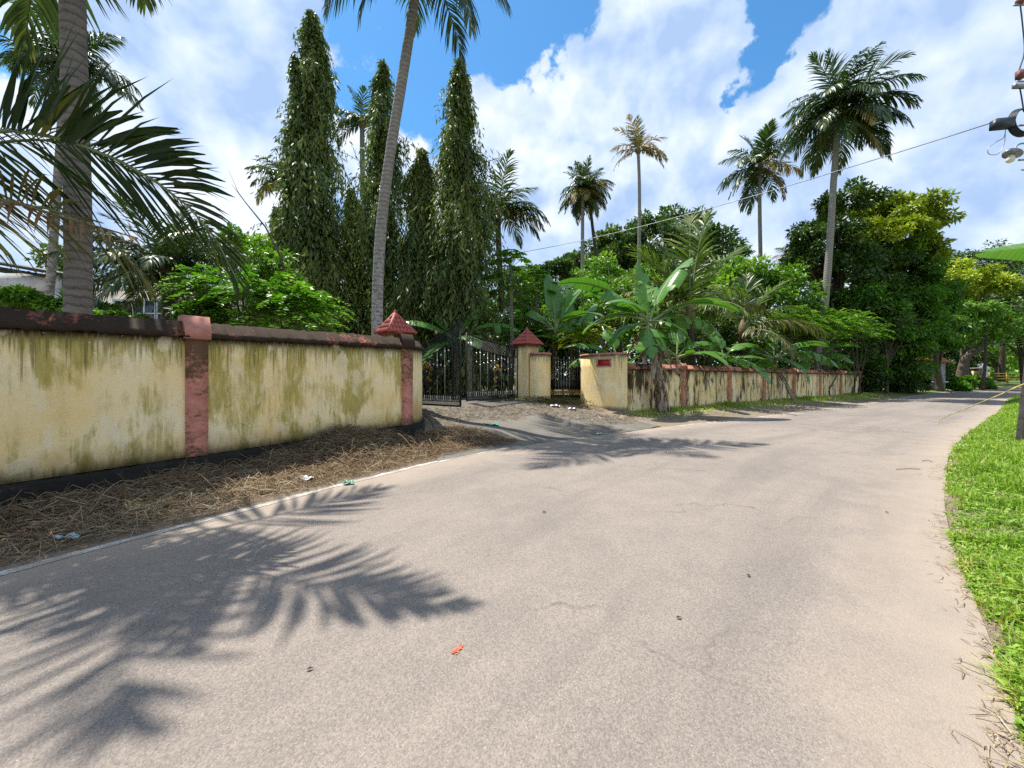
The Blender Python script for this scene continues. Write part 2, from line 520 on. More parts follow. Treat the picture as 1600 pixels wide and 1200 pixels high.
def ground_z(P):
    P = np.asarray(P, dtype=float).reshape(-1, 2)
    dl = sdist(P, LE, 1.0)
    dr = sdist(P, RE, -1.0)
    zl = np.interp(dl, [-.3, 0, .4, 1.5, 5, 9, 60], [-.03, .0, .02, .15, .57, .60, .60])
    zr = np.interp(dr, [-.3, 0, .35, 2, 10, 60], [-.03, .0, .04, .13, .2, .2])
    sW = (P - np.array([-7.04, 2.75])) @ np.array([0.5787, 0.8156])
    zw = np.interp(dl, [-.3, 0, .5, 2.0, 2.6, 3.6, 5, 9, 60], [-.03, .0, .015, .03, .10, .45, .57, .60, .60])
    kw = np.clip((9.0 - sW) / 1.8, 0, 1)
    zl = zl * (1 - kw) + zw * kw
    z = np.where(dr > -.3, zr, zl)
    z = z + np.where((dl > 0) | (dr > 0), .012 * vnoise(P, 5.0, 3) + .02 * vnoise(P, 1.3, 4) * np.clip(np.maximum(dl, dr), 0, 1), 0)
    return z


def gz(x, y): return float(ground_z([(x, y)])[0])


xs = np.concatenate([[-900, -400, -200, -110, -60, -36, -24], np.arange(-16, 32, .3), np.arange(32, 90, 1.6), [100, 125, 160, 220, 350, 600, 1100]])
ys = np.concatenate([[-500, -200, -80, -35, -18], np.arange(-9, 34, .3), np.arange(34, 80, 1.6), [90, 110, 150, 220, 350, 600, 1200]])
gx, gy = np.meshgrid(xs, ys)
GP = np.stack([gx.ravel(), gy.ravel()], 1)
nx, ny = len(xs), len(ys)
i = np.arange(ny - 1)[:, None] * nx + np.arange(nx - 1)[None, :]
Q = np.stack([i, i + 1, i + nx + 1, i + nx], -1).reshape(-1, 4)
obj('ground', np_mesh('ground', np.column_stack([GP, ground_z(GP)]), [Q], M['earth'], smooth=True), kind='structure')


def strip(name, A, B, z, m, cols=8):
    """a sheet between two edge lines, resampled to the same number of points"""
    n = 220
    def res(L):
        s = np.concatenate([[0], np.cumsum(np.linalg.norm(np.diff(L, axis=0), axis=1))])
        q = (np.linspace(0, 1, n) ** 1.3) * s[-1]
        return np.column_stack([np.interp(q, s, L[:, c]) for c in (0, 1)]), q
    (a, s), (b, _) = res(A), res(B)
    t = np.linspace(0, 1, cols + 1)
    V = a[:, None, :] * (1 - t)[None, :, None] + b[:, None, :] * t[None, :, None]
    V = np.concatenate([V, np.full(V.shape[:2] + (1,), z)], -1).reshape(-1, 3)
    W = np.stack([np.broadcast_to(t, (n, cols + 1)), np.broadcast_to(s[:, None], (n, cols + 1)), np.zeros((n, cols + 1))], -1).reshape(-1, 3)
    i = np.arange(n - 1)[:, None] * (cols + 1) + np.arange(cols)[None, :]
    Q = np.stack([i, i + 1, i + cols + 2, i + cols + 1], -1).reshape(-1, 4)
    return obj(name, MB().add(V, None, Q, .5, W).mesh(name, m), kind='structure')


strip('road', LE, RE, 0.010, M['road'])


def edge_line(s0, s1, off, wd, z, name):
    L = LE
    tg = np.gradient(L, axis=0)
    tg /= np.linalg.norm(tg, axis=1, keepdims=True)
    nr = np.column_stack([tg[:, 1], -tg[:, 0]])
    s = np.concatenate([[0], np.cumsum(np.linalg.norm(np.diff(L, axis=0), axis=1))])
    q = np.arange(s0, s1, .12)
    g = lambda A: np.column_stack([np.interp(q, s, A[:, c]) for c in (0, 1)])
    c, n2 = g(L), g(nr)
    r = rng(int(s0 * 10))
    e0, e1 = off + r.normal(0, .010, (len(q), 1)), off + wd + r.normal(0, .012, (len(q), 1))
    V = np.stack([c + n2 * e0, c + n2 * e1], 1).reshape(-1, 2)
    V = np.column_stack([V, np.full(len(V), z)])
    i = np.arange(len(q) - 1)[:, None] * 2
    Q = i + np.array([[0, 1, 3, 2]])
    return obj(name, np_mesh(name, V, [Q], M['line']), kind='structure')


sl = np.concatenate([[0], np.cumsum(np.linalg.norm(np.diff(LE, axis=0), axis=1))])
s_of = lambda x: float(np.interp(x, LE[:, 0], sl))
edge_line(s_of(-8), s_of(0.2), .02, .10, .0145, 'road_edge_line')
edge_line(s_of(5.0), s_of(24.0), .02, .09, .0145, 'road_edge_line')

# driveway sheet from the road up to the gate line
DA = np.array([(-1.35, 7.15), (-1.55, 8.2), (-1.85, 9.6), (-2.3, 11.0), (-3.0, 12.3), (-3.6, 13.4), (-4.6, 15.6)])
DB = np.array([(4.6, 12.15), (3.6, 13.1), (2.6, 14.2), (1.5, 15.0), (.55, 15.75), (-.4, 17.0), (-1.4, 18.6)])
A2, B2 = catmull(DA, 8), catmull(DB, 8)
t = np.linspace(0, 1, 30)
V = A2[:, None] * (1 - t)[None, :, None] + B2[:, None] * t[None, :, None]
P2 = V.reshape(-1, 2)
zz = ground_z(P2) + .022
m_, n_ = len(A2), len(t)
i = np.arange(m_ - 1)[:, None] * n_ + np.arange(n_ - 1)[None, :]
Q = np.stack([i, i + 1, i + n_ + 1, i + n_], -1).reshape(-1, 4)
obj('driveway_path', np_mesh('driveway_path', np.column_stack([P2, zz]), [Q], M['drive'], smooth=True), kind='structure')

# ------------------------------------------------------------------ compound walls
def extrude(path, prof, m, name, zs=0.0, seed=0.0, closed_ends=True, ztop=None, zbot=None, smooth=False, rough=0.0):
    """sweep a closed profile [(offset, z)] along path [(x,y,z)]; offset>0 lies to the right of travel.
    wc = (length along + seed, below top, above base)"""
    P = np.asarray(path, dtype=float)
    s = np.concatenate([[0], np.cumsum(np.linalg.norm(np.diff(P[:, :2], axis=0), axis=1))])
    tg = np.gradient(P[:, :2], axis=0)
    tg /= np.linalg.norm(tg, axis=1, keepdims=True)
    nr = np.column_stack([tg[:, 1], -tg[:, 0]])
    pr = np.asarray(prof, dtype=float)
    K = len(pr)
    V = np.empty((len(P), K, 3))
    V[:, :, :2] = P[:, None, :2] + nr[:, None, :] * pr[None, :, 0, None]
    V[:, :, 2] = P[:, None, 2] + pr[None, :, 1]
    if rough:
        V += rng(int(seed * 10) + 3).normal(0, rough, V.shape) * np.array([.5, .5, 1.0])
    zt, zb = pr[:, 1].max(), pr[:, 1].min()
    W = np.empty_like(V)
    W[:, :, 0] = s[:, None] + seed
    W[:, :, 1] = (zt - pr[:, 1])[None]
    W[:, :, 2] = (pr[:, 1] - zb)[None]
    mb = MB()
    i = np.arange(len(P) - 1)[:, None] * K
    j = np.arange(K)[None, :]
    j2 = (j + 1) % K
    Q = np.stack([i + j, i + K + j, i + K + j2, i + j2], -1).reshape(-1, 4)
    mb.add(V.reshape(-1, 3), None, Q, .5, W.reshape(-1, 3))
    for e in (0, -1):
        v = V[e]
        T = [(0, q, q + 1) if e == 0 else (0, q + 1, q) for q in range(1, K - 1)]
        ww = W[e].copy()
        ww[:, 0] += pr[:, 0]
        mb.add(v, T, None, .5, ww)
    return mb.mesh(name, m, smooth)


def rel(path, o): return [(p[0] - o[0], p[1] - o[1], p[2] - o[2]) for p in path]


COPE = [(-.19, 0), (-.19, .07), (-.15, .085), (-.06, .235), (.06, .235), (.15, .085), (.19, .07), (.19, 0)]


def pilaster(parent, p, ang, zb, zt, wd, proj, mp, mc, seed, cope_h=.27, foot=0.0):
    """an upright with its own saddle-shaped cap across the coping"""
    o = obj('pilaster', None, parent, (p[0], p[1], 0), ang)
    h = zt - zb + foot
    b = MB()
    W = lambda V: [(v[0] + seed, zt - v[2], v[2] - zb) for v in V]
    V = [(x, y, z) for z in np.linspace(zb - foot, zt + .03, 6) for (x, y) in ((-wd / 2, -proj), (wd / 2, -proj), (wd / 2, proj), (-wd / 2, proj))]
    Q = [(4 * r_ + a, 4 * r_ + (a + 1) % 4, 4 * r_ + 4 + (a + 1) % 4, 4 * r_ + 4 + a) for r_ in range(5) for a in range(4)]
    b.add(V, None, Q, .5, W(V))
    me = b.mesh('pilaster', mp)
    o2 = obj('shaft', me, o)
    kk = 1.0
    pr = [(-proj - .05, -.02), (-proj - .05, .13), (-.11, cope_h + .055), (.11, cope_h + .055), (proj + .05, .13), (proj + .05, -.02)]
    c = extrude([(-wd / 2 - .025, 0, zt), (wd / 2 + .025, 0, zt)], pr, mc, 'cap', seed=seed + 5)
    obj('cap', c, o)
    return o


# left wall: three uprights in view, two and a half bays
p1, p2 = np.array([-4.77, 5.95]), np.array([-2.50, 9.15])
p0 = p1 - (p2 - p1)
dW = (p2 - p1) / np.linalg.norm(p2 - p1)
nW = np.array([dW[1], -dW[0]])                       # towards the road
angW = math.atan2(dW[1], dW[0])
WL = thing('compound_wall', 'long cream boundary wall with olive algae stains beside the dry grass heap', 'wall', (p0[0], p0[1], 0))
zb = {0: .30, 1: .37, 2: .44}
pp = {0: p0, 1: p1, 2: p2}
HP = 1.75
for a in (0, 1):
    A, B = pp[a] + dW * .10, pp[a + 1] - dW * .10
    n = 12
    path = [(*(A + (B - A) * t), zb[a] + (zb[a + 1] - zb[a]) * t) for t in np.linspace(0, 1, n)]
    prof = [(-.11, 0), (-.11, HP)] + [(.11, HP * q) for q in (1, .8, .6, .4, .2, 0)]
    pos = (p0[0], p0[1], 0)
    obj('panel', extrude(rel(path, pos), prof, M['plaster_left'], 'panel', seed=3.3 + a * 7.7), WL)
    path2 = [(*(A + (B - A) * t), zb[a] + (zb[a + 1] - zb[a]) * t + HP) for t in np.linspace(0, 1, 70)]
    obj('coping', extrude(rel(path2, pos), COPE, M['cope_left'], 'coping', seed=a * 5.1, rough=.010), WL)
    A, B = pp[a] - dW * (.3 if a == 0 else 0), pp[a + 1] + dW * (.0 if a == 0 else .1)
    path3 = [(*(A + (B - A) * t), zb[a] + (zb[a + 1] - zb[a]) * t) for t in np.linspace(0, 1, 60)]
    obj('plinth', extrude(rel(path3, pos), [(-.2, -.8), (-.2, -.003), (.17, -.012), (.2, -.05), (.2, -.25), (.2, -.8)], M['plinth'], 'plinth', seed=a * 3.3, rough=.007), WL)
for a in (0, 1, 2):
    pilaster(WL, pp[a] - p0, angW, zb[a], zb[a] + HP, .27 if a != 2 else .30, .145, M['pil_left'], M['cope_clean'] if a == 1 else M['cope_left'], a * 4.2 + .7)
# rounded return from the corner to the gate pillar
ret = catmull([(-2.46, 9.24), (-2.36, 9.6), (-2.40, 10.1), (-2.62, 10.75), (-2.9, 11.45), (-3.25, 11.95)], 5)
path = [(x - p0[0], y - p0[1], .44 + .02 * q / len(ret)) for q, (x, y) in enumerate(ret)]
obj('return_panel', extrude(path, [(-.11, 0), (-.11, HP), (.11, HP), (.11, HP * .5), (.11, 0)], M['plaster_gate'], 'panel', seed=31), WL)
obj('return_coping', extrude([(x, y, z + HP) for x, y, z in path], [(a * .9, b * .9) for a, b in COPE], M['cope_left'], 'coping', seed=22), WL)
obj('return_plinth', extrude([(x, y, z) for x, y, z in path], [(-.18, -.7), (-.18, -.004), (.18, -.004), (.18, -.7)], M['plinth'], 'plinth', seed=12), WL)

# right wall along the road, seven bays
q0 = np.array([4.30, 14.72])
dR = np.array([22.0, 15.5]) / math.hypot(22, 15.5)
LR = 26.9
angR = math.atan2(dR[1], dR[0])
WR = thing('compound_wall', 'long low cream wall with black mould streaks receding along the road', 'wall', (q0[0], q0[1], 0))
ts = [0.0, .1275, .27, .405, .55, .70, .85, 1.0]
HR = 1.56
zr = lambda t: .27 - .12 * t
for a in range(7):
    s0, s1 = ts[a] * LR + (.14 if a else 0.03), ts[a + 1] * LR - .14
    path = [(dR[0] * s, dR[1] * s, zr(s / LR)) for s in np.linspace(s0, s1, 8)]
    prof = [(-.10, -.25), (-.10, HR)] + [(.10, v) for v in (HR, HR * .75, HR * .5, HR * .25, 0, -.25)]
    obj('panel', extrude(path, prof, M['plaster_right'], 'panel', seed=50 + a * 6.3), WR)
    pth2 = [(dR[0] * s, dR[1] * s, zr(s / LR) + HR) for s in np.linspace(s0, s1, 30)]
    obj('coping', extrude(pth2, [(u * .85, v * .85) for u, v in COPE], M['cope_right'], 'coping', seed=a * 7.1, rough=.009), WR)
for a in range(1, 8):
    s = ts[a] * LR
    pilaster(WR, dR * s, angR, zr(ts[a]), zr(ts[a]) + HR, .32, .15, M['pil_right'], M['pil_right'] if a < 3 else M['cope_right'], 13 + a * 3.1, cope_h=.22, foot=.25)

# block with the red plate, rounded towards the small gate
bk = catmull([(2.98, 16.55), (3.00, 16.05), (3.18, 15.5), (3.52, 15.05), (3.92, 14.78), (4.26, 14.66)], 6)
BLK = thing('rounded_wall_end', 'cream rounded wall end carrying a red plate beside the small gate', 'wall', (3.6, 15.2, 0))
path = [(x - 3.6, y - 15.2, .30 + .12 * (1 - q / len(bk))) for q, (x, y) in enumerate(bk)]
HB = 2.02
zt_ = 2.38
def flat_top(path, top, prof_h): return [(x, y, z) for x, y, z in path]
pathb = [(x, y, .0) for x, y, z in path]
prof = [(-.13, -.1), (-.13, 2.36)] + [(.13, v) for v in (2.36, 1.9, 1.4, .9, .5, .3, -.1)]
def fix_wc(me, zb0, zt0, seed):
    a = me.attributes['wc'].data
    n = len(a)
    arr = np.empty(n * 3, dtype=np.float32)
    a.foreach_get('vector', arr)
    co = np.empty(n * 3, dtype=np.float32)
    me.vertices.foreach_get('co', co)
    arr, co = arr.reshape(-1, 3), co.reshape(-1, 3)
    arr[:, 1] = zt0 - co[:, 2]
    arr[:, 2] = co[:, 2] - zb0
    a.foreach_set('vector', arr.ravel())
    return me
obj('wall', fix_wc(extrude(pathb, prof, M['plaster_gate'], 'wall', seed=71, smooth=False), .34, 2.36, 0), BLK)
obj('coping', extrude([(x, y, 2.36) for x, y, z in path], [(-.16, 0), (-.16, .075), (.16, .075), (.16, 0)], M['cope_clean'], 'coping', seed=40), BLK)
# red plate set in a pale frame on the road face
qa, qb = bk[int(len(bk) * .50)], bk[int(len(bk) * .74)]
mid = (qa + qb) / 2
tg = (qb - qa) / np.linalg.norm(qb - qa)
nr = np.array([tg[1], -tg[0]])
pl = obj('plate', None, BLK, (mid[0] - 3.6 + nr[0] * .155, mid[1] - 15.2 + nr[1] * .155, 2.06), math.atan2(tg[1], tg[0]))
M['red_plate'] = plain('red_plate', (0.36, 0.012, 0.022), .45, .18, 5)
M['frame_pink'] = plain('frame_pink', (0.46, 0.26, 0.18), .8, .15, 9)
obj('plate_face', MB().box(-.25, .25, -.02, .02, -.11, .11).mesh('plate_face', M['red_plate']), pl)
fb = MB()
fb.box(-.30, .30, -.035, .03, .11, .15).box(-.30, .30, -.035, .03, -.15, -.11).box(-.30, -.25, -.033, .03, -.11, .11).box(.25, .30, -.033, .03, -.11, .11)
obj('plate_frame', fb.mesh('plate_frame', M['frame_pink']), pl)

# rounded stub beside the right gate pillar
st = catmull([(.80, 15.98), (1.02, 15.80), (1.28, 15.86), (1.44, 16.12), (1.50, 16.6)], 6)
STB = thing('rounded_wall_end', 'cream curved stub wall joined to the right tiled gate pillar', 'wall', (1.2, 16.1, 0))
pth = [(x - 1.2, y - 16.1, 0) for x, y in st]
obj('wall', fix_wc(extrude(pth, [(-.11, .1), (-.11, 2.42)] + [(.11, v) for v in (2.42, 1.9, 1.4, .9, .55, .1)], M['plaster_gate'], 'wall', seed=83), .48, 2.42, 0), STB)
obj('coping', extrude([(x, y, 2.42) for x, y, z in pth], [(-.145, 0), (-.145, .08), (.145, .08), (.145, 0)], M['cope_clean'], 'coping', seed=44), STB)

# ------------------------------------------------------------------ gate pillars with tiled pyramid roofs
M['tile'] = plain('red_roof_tile', (0.40, 0.095, 0.075), .6, .2, 14, bump=.35)
M['tile_dark'] = plain('roof_tile_ridge', (0.30, 0.06, 0.05), .6, .2, 14)
tb = MB()
wv, hv = .058, .20
pts_ = [(-wv, 0.0), (-wv * .6, .020), (0, .030), (wv * .6, .020), (wv, 0.0)]
V = [(x, 0, z) for x, z in pts_] + [(x * .92, hv, z + .010) for x, z in pts_] + [(x, 0, z - .018) for x, z in pts_]
Q = [(i_, i_ + 1, i_ + 6, i_ + 5) for i_ in range(4)] + [(10 + i_, 11 + i_, i_ + 1, i_) for i_ in range(4)]
tb.add(V, None, Q)
TILE = tb.mesh('tile', M['tile'])


def gate_pillar(label, x, y, ang, zb_, zt_, half, rh, rz):
    T = thing('gate_pillar', label, 'gate pillar', (x, y, zb_), ang)
    h = zt_ - zb_
    b = MB()
    for z0, z1 in zip(np.linspace(-.3, h, 6)[:-1], np.linspace(-.3, h, 6)[1:]):
        c = [(-half, -half), (half, -half), (half, half), (-half, half)]
        for a in range(4):
            (xa, ya), (xb, yb) = c[a], c[(a + 1) % 4]
            V = [(xa, ya, z0), (xb, yb, z0), (xb, yb, z1), (xa, ya, z1)]
            W = [(a * 2 * half + (q in (1, 2)) * 2 * half + x * 3, h - V[q][2], V[q][2]) for q in range(4)]
            b.add(V, None, [(0, 1, 2, 3)], .5, W)
    obj('shaft', b.mesh('shaft', M['plaster_gate']), T)
    obj('cornice', MB().box(-half - .05, half + .05, -half - .05, half + .05, h - .002, h + .06).mesh('cornice', M['tile_dark']), T)
    e = rh
    H = rz - zt_ - .06
    rb = MB()
    z0 = h + .06
    rb.add([(-e, -e, z0), (e, -e, z0), (e, e, z0), (-e, e, z0), (0, 0, z0 + H)], [(0, 1, 4), (1, 2, 4), (2, 3, 4), (3, 0, 4)], [(3, 2, 1, 0)])
    ro = obj('roof', rb.mesh('roof', M['tile_dark']), T)
    sl_ = math.hypot(e, H)
    for face in range(4):
        fr = Matrix.Rotation(face * math.pi / 2, 4, 'Z')
        tilt = Matrix.Rotation(math.atan2(H, e), 4, 'X')
        for row in range(4):
            s = -.03 + row * (sl_ / 4.1)
            wrow = e * (1 - max(0, s + .1) / sl_)
            n = max(1, int(round(2 * wrow / .118)))
            for c in range(n):
                o = obj('tile', TILE, ro)
                xx = (c - (n - 1) / 2) * (2 * wrow / n)
                o.matrix_local = fr @ Matrix.Translation((0, -e, z0)) @ tilt @ Matrix.Translation((xx, s, .034 + .004 * ((c + row) % 2))) @ Matrix.Rotation(-.13, 4, 'X')
    for a in range(4):
        cx, cy = [(-e, -e), (e, -e), (e, e), (-e, e)][a]
        tb_ = MB().tube([(cx * 1.04, cy * 1.04, z0 + .0), (cx * .5, cy * .5, z0 + H * .5 + .02), (0, 0, z0 + H + .03)], [.045, .042, .04], 7)
        obj('hip_ridge', tb_.mesh('hip_ridge', M['tile']), ro)
    obj('finial', MB().tube([(0, 0, z0 + H - .02), (0, 0, z0 + H + .05), (0, 0, z0 + H + .09), (0, 0, z0 + H + .13)], [.055, .06, .035, .01], 8).mesh('finial', M['tile']), ro)
    return T


gang = math.atan2(3.75, 3.9)
gate_pillar('cream gate pillar with red tiled cap, mostly hidden behind the stained wall', -3.62, 12.3, gang, .5, 2.82, .32, .45, 3.50)
gate_pillar('cream gate pillar with red tiled cap standing between the gate and small gate', .62, 16.42, gang, .48, 2.80, .34, .46, 3.46)

# ------------------------------------------------------------------ gates
M['iron'] = plain('black_iron', (0.022, 0.024, 0.024), .45, .2, 10, .4)
M['iron_pale'] = plain('dull_silver_bar', (0.30, 0.30, 0.27), .45, .15, 12, .5)
M['silver'] = plain('silver_collar', (0.62, 0.60, 0.52), .35, .1, 20, .7)
M['gold'] = plain('gold_flower', (0.62, 0.40, 0.06), .5, .15, 20, .1)
COLLAR = MB().tube([(0, 0, -.028), (0, 0, -.012), (0, 0, .012), (0, 0, .028)], [.012, .026, .026, .012], 8).mesh('collar', M['silver'])


def lattice(x0, x1, zf0, zf1, step, r, dx=.0):
    """two families of diagonal flats clipped to the band zf0(x)..zf1(x)"""
    b = MB()
    for sgn in (1, -1):
        c = -6.0
        while c < 8.0:
            seg = []
            for t in np.linspace(x0, x1, 90):
                z = sgn * t * 1.0 + c
                if zf0(t) <= z <= zf1(t):
                    seg.append((t, dx + sgn * r, z))
            if len(seg) > 1:
                b.tube([seg[0], seg[-1]], r, 4, cap=False)
            c += step
    return b


def leaf_gate(label, hinge, end, z0, free_h, hinge_h, fs=1.0):
    hinge, end = np.array(hinge), np.array(end)
    Lw = float(np.linalg.norm(end - hinge))
    ang = math.atan2(end[1] - hinge[1], end[0] - hinge[0])
    T = thing('gate_leaf', label, 'gate', (hinge[0], hinge[1], z0), ang)
    top = lambda x: hinge_h + (free_h - hinge_h) * (x / Lw) ** 1.5
    I = M['iron']
    f = MB()
    xsamp = np.linspace(0, Lw, 12)
    f.tube([(0, 0, 0), (0, 0, top(0))], .028, 6).tube([(Lw, 0, 0), (Lw, 0, top(Lw) + .03)], .028, 6)
    f.tube([(0, 0, .0), (Lw, 0, .0)], .028, 6).tube([(x, 0, top(x)) for x in xsamp], .024, 6)
    f.tube([(0, 0, .30), (Lw - .30, 0, .30)], .014, 5).tube([(0, 0, .12), (Lw, 0, .12)], .012, 5)
    f.tube([(Lw - .30, 0, .12), (Lw - .30, 0, top(Lw - .3))], .014, 5)
    f.tube([(x, 0, top(x) - .42) for x in np.linspace(0, Lw - .3, 10)], .014, 5)
    obj('frame', f.mesh('frame', I), T)
    obj('lattice', lattice(0, Lw, lambda x: top(x) - .42, lambda x: top(x), .075, .009).mesh('lattice', I), T)
    obj('lattice', lattice(Lw - .30, Lw, lambda x: .12, lambda x: top(x) - .42, .075, .009).mesh('lattice', I), T)
    obj('lattice', lattice(0, Lw, lambda x: 0, lambda x: .12, .055, .008).mesh('lattice', I), T)
    n = 13
    cx, cz, rr = (Lw - .3) * .52, .98, .36
    for q in range(1, n):
        x = (Lw - .3) * q / n
        zt = top(x) - .42
        o = obj('bar', MB().tube([(x, 0, .30), (x, 0, zt)], .013, 6).mesh('bar', M['iron_pale'] if q % 2 else I), T)
        for zc in (zt - .22 - .10 * math.sin(q), zt - .48 - .08 * math.cos(q * 1.7)):
            obj('collar', COLLAR, o, (x, 0, zc))
    for q in range(26):
        x = Lw * (q + .5) / 26
        b = MB().tube([(x, 0, .12), (x, 0, .16), (x, 0, .21), (x, 0, .26), (x, 0, .30)], [.008, .02, .010, .02, .008], 6)
        obj('baluster', b.mesh('baluster', M['iron_pale'] if q % 3 else M['silver']), T)
    # round medallion with a flower and bending leaves
    th = np.linspace(0, 2 * math.pi, 30)
    rb = MB().tube([(cx + rr * math.cos(a), -.02, cz + rr * 1.1 * math.sin(a)) for a in th], .020, 5, cap=False)
    for q in range(9):
        a = R(20 + q * 17.5)
        ex, ez = cx + .50 * math.cos(a), cz - .42 + .72 * math.sin(a)
        rb.tube(catmull([(cx, -.03, cz - .52), (cx + .22 * math.cos(a), -.05, cz - .25), (ex, -.03, ez)], 5), .017, 5)
    for q in range(16):
        a = q * 2.4
        rb.tube([(cx + .18 * math.cos(a), -.035, cz - .12 + .2 * math.sin(a)), (cx + .3 * math.cos(a + .5), -.03, cz - .12 + .33 * math.sin(a + .5))], [.03, .006], 4)
    md = obj('medallion', rb.mesh('medallion', I), T)
    for dx, dz, sz, rt in ((0, .20, 1.0, 0), (-.16, .10, .62, .5), (.17, .10, .62, -.5), (.02, -.18, .55, .3), (.13, -.25, .5, -.2)):
        fb = MB()
        for q in range(5):
            a = q * 2 * math.pi / 5 + rt + math.pi / 2
            ca, sa = math.cos(a), math.sin(a)
            L_, w_ = .125 * sz, .055 * sz
            fb.add([(0, -.06 * fs, 0), (ca * L_ * .5 - sa * w_, -.085 * fs, sa * L_ * .5 + ca * w_), (ca * L_, -.07 * fs, sa * L_), (ca * L_ * .5 + sa * w_, -.085 * fs, sa * L_ * .5 - ca * w_), (ca * L_ * .5, -.045 * fs, sa * L_ * .5)],
                   [(0, 1, 2), (0, 2, 3), (0, 4, 1), (1, 4, 2), (2, 4, 3), (3, 4, 0)])
        obj('flower', fb.mesh('flower', M['gold']), md, (cx + dx, 0, cz + dz))
    for px_, hh in ((Lw - .02, top(Lw)),):
        obj('finial', MB().tube([(px_, 0, hh), (px_, 0, hh + .10), (px_, 0, hh + .16), (px_, 0, hh + .22)], [.02, .02, .04, .006], 8).mesh('finial', I), T)
    # scrolled crest rod with a small gold boss
    sc_ = MB().tube([(cx + .3 + .18 * (1 - q / 26) * math.cos(q * .42), 0, top(cx + .3) + .16 + .16 * (1 - q / 26) * math.sin(q * .42)) for q in range(26)], .012, 5)
    cr = obj('scroll', sc_.mesh('scroll', I), T)
    obj('boss', MB().tube([(cx + .3, -.03, top(cx + .3) + .16), (cx + .3, .0, top(cx + .3) + .16), (cx + .3, .03, top(cx + .3) + .16)], [.02, .06, .02], 8).mesh('boss', M['gold']), cr)
    return T


leaf_gate('black iron gate leaf swung open towards the road beside the stained wall', (-3.35, 12.48), (-1.46, 11.25), .70, 2.40, 1.66)
leaf_gate('black iron gate leaf standing closed beside the tiled gate pillar', (.22, 16.02), (-1.60, 13.95), .70, 2.36, 2.02, -1.0)

SG = thing('wicket_gate', 'small black iron gate between the curved stub and the plated wall end', 'gate', (1.54, 16.62, .46), math.atan2(.0, 1.4))
b = MB()
Wg, Hg = 1.38, 1.78
b.tube([(0, 0, 0), (0, 0, Hg)], .025, 6).tube([(Wg, 0, 0), (Wg, 0, Hg)], .025, 6)
for z in (.0, .30, .55, Hg - .35, Hg):
    b.tube([(0, 0, z), (Wg, 0, z)], .02, 5)
obj('frame', b.mesh('frame', M['iron']), SG)
for q in range(12):
    x = .06 + (Wg - .12) * q / 11
    pale = 2 <= q <= 7
    o = obj('bar', MB().tube([(x, 0, .0), (x, 0, Hg + (.12 if q % 2 else .02))], .011, 6).mesh('bar', M['iron_pale'] if pale else M['iron']), SG)
    if pale:
        for zc in (Hg - .12, Hg - .35, Hg - .6):
            obj('collar', COLLAR, o, (x, 0, zc + .04 * (q % 2)))
obj('lattice', lattice(0, Wg, lambda x: .30, lambda x: .55, .09, .007).mesh('lattice', M['gold']), SG)
obj('lattice', lattice(0, Wg, lambda x: .0, lambda x: .30, .045, .009).mesh('lattice', M['iron']), SG)
obj('kick_sheet', MB().box(.03, Wg - .03, .012, .018, .56, .95).mesh('kick_sheet', M['iron']), SG)
# ------------------------------------------------------------------ foliage materials
M['palm'] = leafmat('palm_leaf', [(0, (0.021, 0.046, 0.015)), (.5, (0.046, 0.083, 0.022)), (.85, (0.086, 0.122, 0.031)), (1, (0.174, 0.161, 0.044))], .36, .22)
M['palm_near'] = leafmat('palm_leaf_near', [(0, (0.017, 0.035, 0.010)), (.6, (0.030, 0.053, 0.011)), (.9, (0.056, 0.079, 0.013)), (1, (0.143, 0.128, 0.014))], .62, .28, spec=.2)
M['palm_old'] = leafmat('palm_leaf_yellowing', [(0, (0.12, 0.11, 0.025)), (.5, (0.25, 0.20, 0.045)), (1, (0.36, 0.25, 0.08))], .5, .3, (1.2, 1.0, .5))
M['palm_dry'] = leafmat('palm_leaf_dry', [(0, (0.11, 0.065, 0.03)), (.5, (0.22, 0.13, 0.055)), (1, (0.36, 0.24, 0.11))], .8, .2, (1.1, .9, .6))
M['palm_olive'] = leafmat('palm_leaf_olive', [(0, (0.06, 0.065, 0.012)), (.5, (0.11, 0.105, 0.018)), (1, (0.18, 0.15, 0.03))], .45, .3)
M['palm_fresh'] = leafmat('palm_leaf_fresh', [(0, (0.055, 0.102, 0.014)), (.5, (0.116, 0.174, 0.024)), (1, (0.231, 0.264, 0.040))], .45, .34)
M['ashoka'] = leafmat('mast_tree_leaf', [(0, (0.070, 0.111, 0.036)), (.5, (0.147, 0.195, 0.051)), (.86, (0.297, 0.306, 0.067)), (1, (0.455, 0.514, 0.071))], .5, .28, spec=.3)
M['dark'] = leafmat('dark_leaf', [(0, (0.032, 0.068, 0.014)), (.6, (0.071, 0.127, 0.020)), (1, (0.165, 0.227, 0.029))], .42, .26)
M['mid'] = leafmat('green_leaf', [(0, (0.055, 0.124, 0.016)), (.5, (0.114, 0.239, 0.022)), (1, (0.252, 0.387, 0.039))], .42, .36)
M['bright'] = leafmat('bright_leaf', [(0, (0.052, 0.138, 0.014)), (.5, (0.098, 0.241, 0.018)), (1, (0.196, 0.356, 0.034))], .42, .38, (1.0, 1.2, .35))
M['yellow'] = leafmat('yellow_green_leaf', [(0, (0.141, 0.193, 0.013)), (.5, (0.299, 0.356, 0.020)), (1, (0.491, 0.523, 0.028))], .5, .3)
M['banana'] = leafmat('banana_leaf', [(0, (0.059, 0.173, 0.028)), (.5, (0.099, 0.247, 0.035)), (1, (0.171, 0.346, 0.055))], .30, .30, (1.0, 1.25, .45), vein=75.0, spec=.5)
